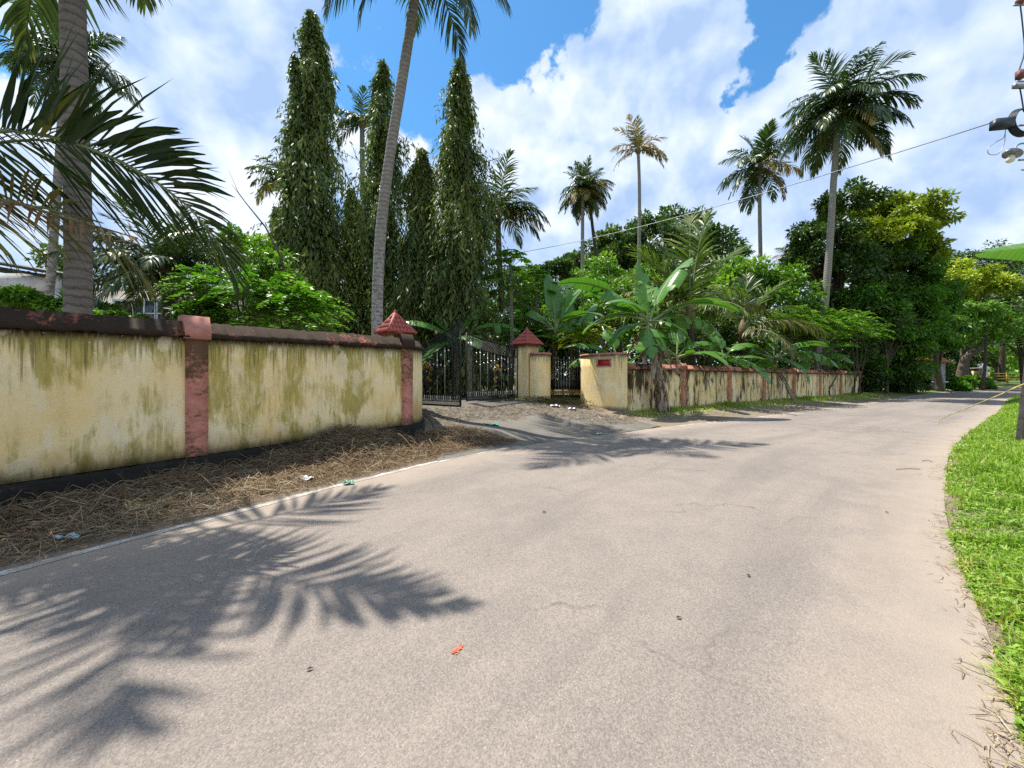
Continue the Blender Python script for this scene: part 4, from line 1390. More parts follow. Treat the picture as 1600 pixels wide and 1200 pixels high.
palm('young stocky palm in the yard before the house windows', B(268, 11), Cn(265, 432, 11), .20, .17, 2.3,
     ['spear', 'high', 'high', 'up', 'up', 'up', 'mid', 'mid', ('flat', 0), ('flat', 180), ('low', 170), ('low', -15), 'low', 'mid', 'up', ('flat', -80), ('low', -110)], 22, .03, 'trunk_dark', 44)
palm('young coconut palm with upright fronds behind the large banana plant', B(1082, 19.5), Cn(1078, 492, 19.5), .16, .14, 4.6,
     ['spear', ('spear:fresh', 10, 1.25), ('high:fresh', 12, 1.25), ('high:fresh', 168, 1.15), ('high:fresh', 80, 1.1), ('spear:fresh', 60, 1.2), ('up:fresh', 172, 1.0), ('up:old', 178, .8), ('up:fresh', 20, .9), ('high:fresh', 130, 1.1), ('mid:fresh', 185), ('mid:olive', 5), ('flat:dry', 200, .7), ('mid:fresh', -70, .8), ('high:old', 150, .8)], 23, .05, 'trunk_dark', 54, extra=0)
palm('coconut palm with arching fronds above the black-stained wall', B(1165, 22.0), Cn(1160, 520, 22.0), .16, .14, 4.2,
     ['spear', ('up:fresh', 8, 1.1), ('high:fresh', 0), ('mid:fresh', -4, 1.1), ('mid:olive', -18), ('up:fresh', 155), ('mid:olive', -40, .8), ('high:fresh', 80), ('flat:olive', -75, .8), ('up:fresh', 30)], 24, .05, 'trunk_dark', 54, extra=0)
palm('small rusty palm crown peeping left of the dark tree', B(1238, 44), Cn(1236, 405, 44), .17, .14, 2.7,
     ['spear', 'high:old', ('mid:old', 180), ('flat:old', 175), ('low:old', 190), 'up', ('low:dry', 200), 'flat'], 25, .1, 'trunk_dark', 30)
palm('small yellow-tipped palm at the far bend of the road', B(1535, 43), Cn(1542, 492, 43), .15, .12, 2.6,
     ['spear', 'high', ('up:old', 10), ('mid:old', 0), ('flat:old', -10), ('mid', 170), 'up', ('flat:dry', -20)], 26, .1, 'trunk_dark', 34)

# near palm standing outside the left edge: its fronds reach over the wall into view
NP = thing('coconut_palm', 'young palm whose large dark fronds reach in over the left wall', 'palm', (-8.1, 4.95, .5))
nb_ = np.array([-8.1, 4.95, .5])
obj('trunk', MB().tube([(0, 0, -.4), (0, 0, 0), (.02, -.02, 1.2), (.05, -.03, 2.5), (.10, -.05, 3.1)], [.26, .24, .19, .18, .20], 14).mesh('trunk', M['trunk_dark'], True), NP)
def nfrond(pts, n, ll, wd, seed, mats, **kw):
    P = [np.array(p) - nb_ for p in pts]
    obj('frond', frond_mesh(P, n, ll, wd, seed, mats, **kw), NP)
g_, ol_, dr_ = [M['palm_near'], M['stalk']], [M['palm_olive'], M['stalk']], [M['palm_dry'], M['stalk_old']]
c0 = (-8.0, 4.9, 3.45)
nfrond([c0, (-6.7, 4.6, 4.15), Cn(0, 204, 4.35), Cn(110, 222, 4.25), Cn(200, 258, 4.2), Cn(290, 318, 4.15), Cn(345, 385, 4.15), Cn(372, 440, 4.15)], 92, 1.20, .048, 301, g_, dihedral=10, droop=.22, start=.1, rr=.026, sideflop=1.05)
nfrond([c0, (-7.0, 4.9, 3.6), Cn(0, 318, 4.75), Cn(90, 330, 4.7), Cn(160, 368, 4.7), Cn(208, 412, 4.7), Cn(236, 448, 4.7)], 56, .95, .042, 302, ol_, dihedral=4, droop=.6, sideflop=.8, start=.12, rr=.024)
nfrond([c0, (-7.2, 4.75, 3.75), Cn(0, 312, 4.55), Cn(60, 328, 4.5), Cn(120, 345, 4.45), Cn(215, 372, 4.4)], 30, .55, .05, 303, dr_, dihedral=0, droop=.9, start=.2, tear=.3)
nfrond([c0, (-7.5, 5.4, 4.6), (-6.9, 6.2, 5.2), (-6.4, 7.0, 5.0)], 40, .8, .045, 305, g_)
nfrond([c0, (-8.8, 4.5, 4.5), (-9.6, 4.0, 4.8), (-10.5, 3.5, 4.3)], 40, .8, .045, 307, g_)
# stiff broad leaflets that stand up from the near frond
rr_ = rng(77)
lb = MB()
for (xa, ya, xb, yb, wd_, tn) in ((5, 200, 27, 100, .085, .1), (20, 203, 46, 118, .09, .05), (30, 205, 47, 118, .08, .2), (52, 210, 108, 133, .10, .75), (62, 214, 136, 133, .09, .98), (95, 222, 150, 172, .10, .3), (105, 225, 190, 172, .10, .35),
                                  (130, 218, 222, 181, .075, .15), (150, 228, 277, 200, .085, .2), (170, 232, 280, 206, .08, .1), (190, 245, 310, 222, .08, .2), (210, 255, 320, 241, .075, .15), (225, 262, 330, 256, .08, .25), (250, 272, 352, 284, .075, .2), (270, 290, 366, 308, .07, .2)):
    Ya, Yb = 4.22, 4.22 - rr_.uniform(.0, .25)
    a, e = np.array(Cn(xa, ya, Ya)) - nb_, np.array(Cn(xb, yb, Yb)) - nb_
    dd_ = e - a
    up_ = np.cross(dd_, (0, 1.0, .25))
    up_ /= np.linalg.norm(up_)
    V = []
    for s_, wv in ((0, .4), (.25, .9), (.5, 1), (.75, .7), (1, .04)):
        p = a + dd_ * s_ + np.array([0, 0, .05 * math.sin(s_ * 3.1)])
        V += [p - up_ * wd_ * wv * .5, p + np.array([0, .02, 0]), p + up_ * wd_ * wv * .5]
    Q = [(3 * i_ + c, 3 * i_ + c + 1, 3 * i_ + c + 4, 3 * i_ + c + 3) for i_ in range(4) for c in (0, 1)]
    lb.add(V, None, Q, tn)
obj('leaflets', lb.mesh('leaflets', M['palm_near']), NP)

# ------------------------------------------------------------------ mast trees
for (lab, px, py, Y, rm, n, sd, low, side) in (
        ('tallest mast tree, its spire highest at left of the curved palm', 500, 18, 15.5, 1.25, 2300, 41, .8, None),
        ('mast tree with a short spire hugging the tallest one on its left', 466, 92, 15.2, .80, 1300, 42, .8, None),
        ('mast tree with slim pointed spire just left of the curved palm trunk', 597, 92, 16.5, 1.10, 1700, 43, .8, None),
        ('shorter bushy mast tree just right of the curved palm trunk', 648, 232, 15.8, 1.00, 1400, 44, .8, None),
        ('broad mast tree with a bare twig sticking out to the right', 722, 100, 15.6, 1.28, 2300, 45, .8, [(1.85, -.2, 11.2, .70)]),
        ('low dense mast tree filling the gap between the two slim spires', 552, 290, 17.5, 1.05, 1300, 46, .8, None),
        ('low mast tree in the gap behind the open gate leaf', 682, 325, 17.8, 1.0, 1100, 47, .8, None),
        ('small mast tree at the left end of the row above the bright shrub', 432, 322, 17.0, .85, 800, 48, .8, [(-1.0, -.3, 5.6, .8)])):
    Y += 3.2
    x = X(px, Y)
    mast_tree(lab, x, Y, Z(py, Y), rm * 1.15 * Y / 15.8, sd, int(n * 1.45), low, side=side)

# ------------------------------------------------------------------ shrubs left of the gate
def lobe(px, py, Y, rpx, rpy, depth, sh=1.0): return (X(px, Y), Y, Z(py, Y), rpx / F * Y, depth, rpy / F * Y, sh)


spray_bush('feathery_shrub', 'bright green feathery shrub behind the stained wall by the pink cap', 'shrub', B(420, 9.6),
           [lobe(395, 470, 9.6, 80, 62, 1.0), lobe(465, 480, 9.9, 62, 55, .9), lobe(340, 455, 10.0, 50, 45, .7, .6), lobe(420, 510, 9.4, 110, 30, .8, .8)], 'bright', 620, 51, .62, .13, 9, .5)
clump_tree('yard_bush', 'dark leafy bush between the stout palm trunk and the house', 'bush', B(40, 9.5),
           [lobe(20, 478, 9.5, 65, 18, .8), lobe(120, 486, 10, 50, 16, .8, .6)], 'mid', .15, 5200, 52, .05, clump=.3)
clump_tree('yard_bush', 'grey-green bush under the young stocky palm', 'bush', B(210, 9.2),
           [lobe(170, 505, 9.0, 40, 14, .6), lobe(320, 500, 9.5, 40, 26, .6)], 'mid', .13, 4200, 53, .05, clump=.3)
clump_tree('yard_tree', 'loose green tree behind the bright feathery shrub', 'tree', B(385, 15),
           [lobe(390, 400, 15, 40, 40, 1.2), lobe(425, 440, 14.5, 45, 50, 1.2)], 'mid', .18, 5200, 54, .08, clump=.3)
clump_tree('yard_tree', 'dark tree filling the far end of the yard beside the house', 'tree', B(200, 26),
           [lobe(150, 430, 26, 110, 40, 3), lobe(330, 420, 26, 80, 50, 3)], 'dark', .3, 7000, 55, .2, clump=.25)
# bare twig against the sky
tw = thing('bare_branch', 'thin bare leaning branch left of the mast trees', 'branch', B(455, 13.5))
b0 = np.array(B(455, 13.5))
mbt = MB().tube([np.array(Cn(a, c, 13.5)) - b0 for a, c in ((455, 470), (438, 400), (415, 355), (385, 318), (362, 288))] , [.05, .035, .028, .018, .006], 6)
mbt.tube([np.array(Cn(a, c, 13.5)) - b0 for a, c in ((385, 318), (372, 300), (357, 265))], [.014, .01, .004], 5)
mbt.tube([(0, 0, -.2), np.array(Cn(455, 470, 13.5)) - b0], [.07, .05], 6)
obj('wood', mbt.mesh('wood', M['bark']), tw)

# ------------------------------------------------------------------ banana plants and shrubs by the gate and right wall
bx, by = X(1034, 14.95), 14.75
banana('large banana plant with ragged dry sheaths leaning over the black-stained wall', (bx, by, gz(bx, by)), 3.45,
       [('spear', 95, .85), ('up', 12, 1.15), ('up', 70, 1.0), ('high', 172, 1.35), ('high', 150, 1.05), ('mid', 8, 1.25), ('flat', 185, .95), ('flat', -8, 1.0), ('low', 200, .7), ('hang', 250, .62), ('hang', -70, .62), ('mid', 215, .8), ('low', -35, .7)],
       61, 1.5, (-.45, .40), .125, 7, 230)
for (lab, px, Y, h, sc_, plan, sd, dry) in (
        ('banana plant with tall upright leaf just right of the tiled pillar', 862, 18.6, 2.6, 1.15, [('spear', 90, 1.0), ('up', 20, 1.0), ('up', 60, 1.1), ('high', 175, 1.0), ('mid', 150, 1), ('flat', 10, 1), ('low', 190, .8), ('mid', -40, .9)], 62, 2),
        ('banana plant with narrow erect leaf above the small gate', 893, 18.4, 1.9, .95, [('spear', 90, 1.0), ('up', 30, 1.1), ('high', 10, 1.1), ('mid', 200, 1), ('flat', 170, .9), ('low', -20, .8)], 63, 2),
        ('banana plant showing broad leaves above the closed gate leaf', 768, 18.8, 2.1, 1.15, [('up', 40, 1), ('high', 160, 1), ('mid', 5, 1.1), ('mid', 185, 1.1), ('flat', -30, 1), ('low', 210, .9), ('flat', 20, 1)], 64, 2),
        ('banana plant seen through the gap between the gate leaves', 716, 17.6, 2.0, 1.1, [('up', 40, 1), ('high', 150, 1), ('mid', -15, 1.1), ('mid', 195, 1.1), ('flat', -60, .9), ('low', 230, .8)], 65, 1),
        ('small banana plant left of the large ragged one behind the plated wall', 968, 17.2, 1.55, .85, [('up', 100, .9), ('mid', 180, 1.1), ('flat', 190, 1.1), ('flat', 165, 1), ('mid', 20, 1), ('low', -30, .8)], 66, 2),
        ('banana plant spreading one broad bright leaf right of the ragged one', 1062, 18.0, 1.75, 1.0, [('up', 60, .9), ('flat', -2, 1.25), ('mid', 175, 1), ('mid', 25, 1.1), ('flat', 150, .9), ('low', 200, .8), ('flat', -55, .9)], 67, 2),
        ('banana plant leaning over the middle of the black-stained wall', 1205, 22.6, 1.9, 1.15, [('up', 60, .9), ('flat', 180, 1.2), ('mid', 165, 1.1), ('mid', 5, 1.1), ('flat', -20, 1.1), ('low', -70, .8), ('low', 210, .9)], 68, 3),
        ('banana plant drooping over the far half of the black-stained wall', 1262, 27.6, 2.0, 1.2, [('up', 80, .9), ('flat', 185, 1.1), ('mid', 0, 1.1), ('high', 30, 1.1), ('low', -25, 1.0), ('low', 215, .9), ('flat', -70, .9)], 69, 3),
        ('banana plant in shade behind the near bays of the right wall', 1125, 20.6, 1.7, 1.1, [('up', 100, .9), ('flat', 10, 1.1), ('mid', 190, 1.1), ('mid', 30, 1.1), ('flat', 160, 1.0), ('low', -50, .9)], 70, 2)):
    bb = B(px, Y)
    banana(lab, bb, h * 1.22, plan, sd, sc_ * 1.35, (random.Random(sd).uniform(-.2, .2), -.1), .11, dry, 40)

# banana leaf reaching in from beyond the right edge
rbx = thing('banana_plant', 'banana plant beyond the right edge with one green leaf tip in view', 'banana plant', (7.50, 4.60, gz(7.5, 4.6)))
hb = 3.0
obj('pseudostem', MB().tube([(0, 0, -.2), (0, 0, 1.5), (0, 0, hb)], [.13, .11, .07], 10).mesh('pseudostem', M['pseudostem'], True), rbx)
for (a, kd, s_) in ((60, 'mid', 1.0), (10, 'mid', 1.1), (-50, 'flat', 1.0), (100, 'up', .9)):
    o = obj('leaf', bleaf(kd, 0), rbx, (0, 0, hb), R(a)); o.scale = (s_,) * 3
lf = obj('leaf', banana_leaf_mesh(2.02, .62, 16, 30, 909, [M['banana'], M['midrib']], torn=.0, flop=.75), rbx, (0, 0, hb - .22), R(177))

# papaya
def papaya(label, px, py, Y, seed, sc_=1.0, nl=20):
    rd = random.Random(seed)
    bs = B(px, Y)
    T = thing('papaya_tree', label, 'tree', bs)
    h = Z(py, Y) - bs[2]
    obj('trunk', MB().tube([(0, 0, -.2), (.05, 0, h * .5), (0, 0, h)], [.11, .09, .06], 9).mesh('trunk', M['trunk_grey'], True), T)
    az = 0
    for q in range(nl):
        az += 2.4
        e = R(75 - q * 5.2)
        L = (.55 + .35 * q / nl) * sc_
        tip = np.array([math.cos(az) * math.cos(e), math.sin(az) * math.cos(e), math.sin(e)]) * L
        mb = MB().tube(catmull([(0, 0, 0), tip * .55 + np.array([0, 0, .06]), tip], 3), .012, 4)
        nT = sum(len(t_) for t_ in mb.T); nQ = sum(len(t_) for t_ in mb.Q)
        od = np.array([math.cos(az), math.sin(az), -.25])
        sd_ = np.array([-math.sin(az), math.cos(az), 0])
        pos, dr, ln = [], [], []
        for kx in range(-4, 5):
            a = kx * .52
            dd = od * math.cos(a) + sd_ * math.sin(a) + np.array([0, 0, -.12])
            for j, (f, l_) in enumerate(((0, .34), (.12, .22), (.16, .2))):
                aa = dd if j == 0 else dd + sd_ * (.55 if j == 1 else -.55)
                pos.append(tip + dd * f * sc_); dr.append(aa); ln.append(l_ * sc_ * (1 - .05 * abs(kx)))
        ln = np.array(ln)
        mb.leaves(np.array(pos), np.array(dr), np.tile([0, 0, 1.0], (len(pos), 1)) , ln, ln * .42, rd.uniform(.2, .9), fold=.1)
        obj('leaf', mb.mesh('leaf', M['bright'] if q < 6 else M['mid']), T, (0, 0, h - .02 * q))
    return T


papaya('papaya tree with palmate leaves behind the closed gate leaf', 798, 415, 17.6, 81, 1.25, 26)
papaya('shorter papaya tree left of the tall upright banana leaf', 838, 440, 19.5, 82, 1.1, 20)

spray_bush('croton_shrub', 'yellow-green shrub spilling over the small iron gate', 'shrub', B(905, 18.0),
           [lobe(905, 535, 17.9, 38, 32, .7), lobe(925, 520, 18.3, 26, 20, .6, .5)], 'yellow', 260, 83, .4, .15, 6, .5)
clump_tree('undergrowth_bush', 'dark bush behind the small iron gate', 'bush', B(880, 19.4), [lobe(880, 575, 19.4, 45, 45, .8), lobe(830, 560, 19.8, 45, 50, .8)], 'dark', .2, 4200, 84, .05, clump=.3)
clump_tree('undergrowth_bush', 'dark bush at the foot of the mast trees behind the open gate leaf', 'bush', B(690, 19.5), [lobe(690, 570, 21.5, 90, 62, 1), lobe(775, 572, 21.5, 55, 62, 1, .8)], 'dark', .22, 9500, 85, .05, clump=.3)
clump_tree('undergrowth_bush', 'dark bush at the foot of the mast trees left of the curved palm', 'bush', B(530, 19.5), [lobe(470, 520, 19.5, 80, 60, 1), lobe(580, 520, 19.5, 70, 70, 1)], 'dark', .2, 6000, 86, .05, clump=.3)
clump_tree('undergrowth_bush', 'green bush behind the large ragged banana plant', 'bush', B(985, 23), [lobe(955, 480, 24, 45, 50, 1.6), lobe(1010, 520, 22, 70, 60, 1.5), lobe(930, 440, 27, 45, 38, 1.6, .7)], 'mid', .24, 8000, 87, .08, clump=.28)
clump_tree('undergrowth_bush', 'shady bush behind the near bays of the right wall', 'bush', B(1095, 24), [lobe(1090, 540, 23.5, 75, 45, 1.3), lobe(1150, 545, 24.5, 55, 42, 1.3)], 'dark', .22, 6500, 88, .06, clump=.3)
clump_tree('leafy_shrub', 'broad-leaved green shrub behind the arching palm fronds', 'shrub', B(1185, 28), [lobe(1180, 455, 28, 70, 42, 2), lobe(1140, 440, 30, 42, 35, 2, .6), lobe(1225, 470, 28, 45, 40, 1.6, .7)], 'mid', .34, 7000, 89, .1, clump=.3)
spray_bush('fern_shrub', 'ferny shrub with pale feathered sprays over the wall beyond the bananas', 'shrub', B(1275, 25.5), [lobe(1290, 515, 26.5, 62, 48, 1.2), lobe(1340, 520, 29, 42, 42, 1.0, .7), lobe(1235, 505, 25.5, 40, 30, 1.0, .5)], 'mid', 560, 90, 1.0, .26, 8, .42)
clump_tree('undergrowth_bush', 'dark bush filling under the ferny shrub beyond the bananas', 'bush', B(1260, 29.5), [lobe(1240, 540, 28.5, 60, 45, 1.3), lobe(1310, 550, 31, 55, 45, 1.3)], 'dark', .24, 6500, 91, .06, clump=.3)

# ------------------------------------------------------------------ trees behind and on the right
clump_tree('rain_tree', 'large dark spreading tree far behind the slender rusty palm', 'tree', B(1040, 58),
           [lobe(1040, 375, 58, 82, 40, 7), lobe(960, 400, 57, 48, 38, 6, .7), lobe(1110, 405, 58, 48, 40, 6, .7), lobe(1030, 430, 55, 100, 42, 6, .8), lobe(905, 425, 56, 32, 28, 5, .4)], 'dark', .62, 21000, 101, .7, Cn(1040, 420, 58), clump=.19, droop=.1, gap=1.2)
clump_tree('jungle_tree', 'dark glossy dense tree behind the trunk of the tallest palm', 'tree', B(1300, 34),
           [lobe(1320, 345, 34, 42, 55, 3), lobe(1280, 400, 33.5, 48, 60, 3), lobe(1345, 430, 34, 70, 70, 3.4, 1.5), lobe(1250, 430, 34, 36, 42, 2.6, .6), lobe(1330, 500, 33, 80, 45, 2.5)], 'dark', .34, 26000, 102, .35, Cn(1310, 430, 34), clump=.22)
clump_tree('flowering_tree', 'tall yellow-green tree catching the sun right of the dark glossy tree', 'tree', B(1405, 38),
           [lobe(1395, 338, 36, 62, 30, 3.4), lobe(1425, 352, 36, 36, 40, 3, .8), lobe(1390, 375, 35, 56, 28, 3, .9), lobe(1425, 400, 35, 34, 24, 2.4, .4)], 'yellow', .36, 17000, 103, .3, Cn(1405, 400, 38), clump=.24)
clump_tree('jungle_tree', 'broad dark tree below the yellow-green crown shading the road', 'tree', B(1405, 35.0),
           [lobe(1405, 425, 36, 50, 48, 3.2), lobe(1435, 480, 36, 58, 44, 3.2), lobe(1390, 500, 35, 65, 60, 3), lobe(1395, 565, 34.5, 55, 48, 2.2, .8), lobe(1350, 575, 33.5, 34, 34, 1.5, .5)], 'mid', .34, 26000, 104, .35, Cn(1410, 440, 36), clump=.2)
clump_tree('mango_tree', 'tree with drooping light green leaf tips overhanging the shaded road', 'tree', B(1470, 40.0),
           [lobe(1420, 510, 36.5, 50, 24, 2.4), lobe(1480, 500, 39, 70, 34, 3), lobe(1450, 535, 37, 40, 18, 2, .5), lobe(1435, 400, 37, 26, 30, 2, .4)], 'mid', .40, 11000, 105, .28, Cn(1470, 520, 40), clump=.24, droop=.9)
clump_tree('flowering_tree', 'flat yellow-topped tree at the bend of the road', 'tree', B(1500, 46),
           [lobe(1490, 440, 46, 66, 20, 4), lobe(1530, 452, 46, 40, 18, 3.5, .6)], 'yellow', .42, 9000, 106, .3, Cn(1500, 460, 50), clump=.28)
clump_tree('far_tree', 'green tree under the flat yellow-topped tree', 'tree', B(1505, 52), [lobe(1500, 480, 52, 60, 30, 4), lobe(1540, 500, 54, 45, 35, 4)], 'dark', .46, 9000, 107, .4, Cn(1510, 490, 52), clump=.25)
clump_tree('airy_tree', 'tall airy tree against the sky at the far right', 'tree', B(1565, 72),
           [lobe(1545, 420, 72, 58, 34, 5), lobe(1600, 430, 72, 50, 42, 5), lobe(1500, 425, 74, 40, 30, 4, .5)], 'dark', .5, 7000, 108, .4, Cn(1565, 440, 72), clump=.2, gap=1.5)
clump_tree('far_tree', 'dark tree at the right edge beyond the road', 'tree', B(1605, 62), [lobe(1600, 490, 62, 45, 50, 4), lobe(1570, 525, 62, 40, 30, 4), lobe(1640, 470, 62, 60, 60, 4)], 'dark', .5, 11000, 109, .5, Cn(1600, 500, 62), clump=.22)
clump_tree('far_tree', 'low far tree behind the blue shrine', 'tree', B(1560, 88), [lobe(1555, 550, 88, 55, 26, 5), lobe(1500, 545, 88, 50, 30, 5), lobe(1620, 550, 88, 50, 30, 5)], 'mid', .6, 9000, 110, .4, Cn(1555, 560, 88), clump=.24)
clump_tree('far_tree', 'far green tree seen behind the orange-tiled hut', 'tree', B(1455, 58), [lobe(1450, 545, 58, 50, 38, 4), lobe(1490, 560, 62, 35, 25, 4)], 'dark', .5, 8000, 111, .4, Cn(1455, 550, 58), clump=.24)
clump_tree('garden_tree', 'leafy green tree behind the papaya and closed gate leaf', 'tree', B(815, 25), [lobe(800, 470, 25, 50, 50, 2), lobe(850, 480, 26, 45, 40, 2), lobe(820, 530, 24, 60, 50, 1.6)], 'mid', .26, 11000, 131, .12, Cn(815, 500, 25), clump=.26)
clump_tree('garden_tree', 'dark tree between the papaya and the shaggy palm pair', 'tree', B(860, 33), [lobe(865, 440, 33, 34, 30, 2), lobe(880, 490, 32, 48, 45, 2.2), lobe(840, 475, 34, 40, 45, 2.2)], 'dark', .3, 9000, 132, .15, Cn(865, 470, 33), clump=.26)
clump_tree('garden_tree', 'green tree low behind the young coconut palm', 'tree', B(1075, 30), [lobe(1060, 470, 30, 60, 42, 2.2), lobe(1120, 480, 30, 50, 48, 2.2), lobe(1000, 465, 31, 45, 45, 2.2)], 'mid', .32, 12000, 133, .15, Cn(1070, 490, 30), clump=.26)
clump_tree('roadside_tree', 'light green leafy tree in front of the dark trees past the wall end', 'tree', B(1385, 32.6), [lobe(1370, 500, 32.0, 46, 26, 1.6), lobe(1425, 485, 33.5, 40, 34, 1.8), lobe(1400, 530, 32.5, 40, 20, 1.4, .6), lobe(1345, 470, 32.0, 30, 24, 1.4, .5)], 'bright', .34, 6500, 134, .12, Cn(1385, 500, 32.6), clump=.28, droop=.7)
# curved bare limb that leans over the bend
lm = thing('leaning_limb', 'dark curved leaning trunk at the bend of the road', 'tree', B(1500, 44.5))
lb0 = np.array(B(1500, 44.5))
obj('trunk', MB().tube(catmull([np.array(Cn(a, c, 44.5)) - lb0 for a, c in ((1498, 603), (1503, 575), (1512, 556), (1530, 545), (1540, 530), (1555, 520))], 4), np.linspace(.42, .24, 21), 9).mesh('trunk', M['bark'], True), lm)
rl = rng(8)
mbc = MB()
pc = np.array(Cn(1545, 512, 44.5)) - lb0 + rl.normal(0, 1, (2600, 3)) * np.array([2.2, 1.6, .8])
mbc.leaves(pc, rl.normal(0, 1, (2600, 3)) + np.array([0, 0, -.4]), rl.normal(0, .5, (2600, 3)) + np.array([0, 0, 1.0]), .42, .2, np.clip(rl.normal(.5, .2, 2600), 0, 1))
obj('crown', mbc.mesh('crown', M['mid']), lm)
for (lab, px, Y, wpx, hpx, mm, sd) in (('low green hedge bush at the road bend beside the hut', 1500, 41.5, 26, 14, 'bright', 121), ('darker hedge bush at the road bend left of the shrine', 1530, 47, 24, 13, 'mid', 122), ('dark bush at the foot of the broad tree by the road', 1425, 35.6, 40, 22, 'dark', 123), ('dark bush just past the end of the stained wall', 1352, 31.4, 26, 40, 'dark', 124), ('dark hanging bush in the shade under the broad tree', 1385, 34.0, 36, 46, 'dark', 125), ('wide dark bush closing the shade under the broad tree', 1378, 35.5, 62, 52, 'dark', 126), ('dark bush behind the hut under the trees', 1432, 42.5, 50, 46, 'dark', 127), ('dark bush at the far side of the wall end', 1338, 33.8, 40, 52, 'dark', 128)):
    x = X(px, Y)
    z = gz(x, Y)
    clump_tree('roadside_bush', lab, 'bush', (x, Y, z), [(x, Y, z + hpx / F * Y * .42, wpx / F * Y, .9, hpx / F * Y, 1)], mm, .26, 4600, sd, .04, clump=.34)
# backdrop of woodland far behind everything
r = rng(400)
mb = MB()
n = 60000
px = r.uniform(-500, 1500, n)
Yb = r.uniform(62, 84, n)
xx = (px - 800) / F * Yb
top = 15.5 + 2.6 * np.sin(xx * .11) + 1.8 * np.sin(xx * .31 + 1) + 1.2 * np.sin(xx * .9)
zz = .3 + top * r.random(n) ** .8
mb.leaves(np.column_stack([xx, Yb, zz]), r.normal(0, 1, (n, 3)) + np.array([0, -.3, -.3]), r.normal(0, .6, (n, 3)) + np.array([0, 0, 1.0]), r.uniform(.8, 1.6, n), r.uniform(.4, .8, n), np.clip(.4 + .25 * np.sin(xx * .5 + zz) + r.normal(0, .15, n), 0, 1))
obj('far_woodland', mb.mesh('far_woodland', M['dark']), kind='stuff', label='far dark woodland closing the view behind the garden trees', category='woodland')
mb = MB()
n = 12000
px = r.uniform(1380, 2100, n); Yb = r.uniform(95, 120, n)
xx = (px - 800) / F * Yb
zz = .2 + (9 + 2 * np.sin(xx * .15)) * r.random(n) ** .8
mb.leaves(np.column_stack([xx, Yb, zz]), r.normal(0, 1, (n, 3)) + np.array([0, -.3, -.3]), r.normal(0, .6, (n, 3)) + np.array([0, 0, 1.0]), r.uniform(1.0, 2.0, n), r.uniform(.5, 1., n), np.clip(.5 + .25 * np.sin(xx * .4 + zz) + r.normal(0, .15, n), 0, 1))
obj('far_woodland', mb.mesh('far_woodland', M['mid']), kind='stuff', label='hazy green woodland beyond the bend of the road', category='woodland')
# ------------------------------------------------------------------ house behind the left wall
M['house_white'] = plain('white_render', (0.62, 0.63, 0.64), .8, .08, 3)
M['roof_dark'] = plain('dark_sheet_roof', (0.035, 0.035, 0.04), .6, .2, 4)
M['glass'] = plain('dark_window_glass', (0.035, 0.05, 0.06), .12, .2, 2, bump=0.0, spec=.7)
M['house_grey'] = plain('grey_house_wall', (0.36, 0.35, 0.33), .85, .12, 2)
HS = thing('house', 'white house with dark sheet roof behind the left wall and palms', 'house', (X(150, 18), 18.0, .55))
ho = np.array([X(150, 18), 18.0, .55])
def hb_(x0, x1, y0, y1, z0, z1): return (x0 - ho[0], x1 - ho[0], y0 - ho[1], y1 - ho[1], z0 - ho[2], z1 - ho[2])
xl, xm, xr = X(-160, 17), X(96, 17), X(345, 18)
obj('wall', MB().box(*hb_(X(100, 18), xr, 18.0, 24, .4, Z(455, 18))).mesh('wall', M['house_grey']), HS)
obj('wall', MB().box(*hb_(xl, X(98, 19), 19.0, 24, .4, Z(440, 19))).mesh('wall', M['house_white']), HS)
obj('parapet', MB().box(*hb_(X(98, 17.9), xr + .3, 17.7, 24, Z(455, 18), Z(449, 18))).mesh('parapet', M['house_white']), HS)
# sloping sheet roof over the porch with battens, white beam below
z_l, z_r = Z(398, 17), Z(428, 17)
rb = MB()
rb.add([(xl - ho[0], 16.4 - 18, z_l - .5 + .9 - ho[2]), (xm - ho[0], 16.4 - 18, z_r - ho[2]), (xm - ho[0], 23 - 18, z_r + .5 - ho[2]), (xl - ho[0], 23 - 18, z_l + .9 - ho[2]),
        (xl - ho[0], 16.4 - 18, z_l + .3 - ho[2]), (xm - ho[0], 16.4 - 18, z_r - .12 - ho[2]), (xm - ho[0], 23 - 18, z_r + .38 - ho[2]), (xl - ho[0], 23 - 18, z_l + .7 - ho[2])], None,
       [(0, 1, 2, 3), (7, 6, 5, 4), (0, 4, 5, 1), (1, 5, 6, 2), (2, 6, 7, 3), (3, 7, 4, 0)])
ro_ = obj('porch_roof', rb.mesh('porch_roof', M['roof_dark']), HS)
for q in range(4):
    y_ = 16.7 + q * .9
    obj('batten', MB().tube([(xl - ho[0], y_ - 18, z_l + .15 - ho[2]), (xm - .1 - ho[0], y_ - 18, z_r - .2 - .0 - ho[2])], .06, 4).mesh('batten', M['roof_dark']), ro_)
obj('beam', MB().box(*hb_(xl, xm - .2, 16.9, 17.2, Z(455, 17), Z(428, 17))).mesh('beam', M['house_white']), HS)
for px in (-60, 38, 88):
    obj('post', MB().box(*hb_(X(px, 17) - .14, X(px, 17) + .14, 16.86, 17.14, .3, Z(454, 17))).mesh('post', M['house_white']), HS)
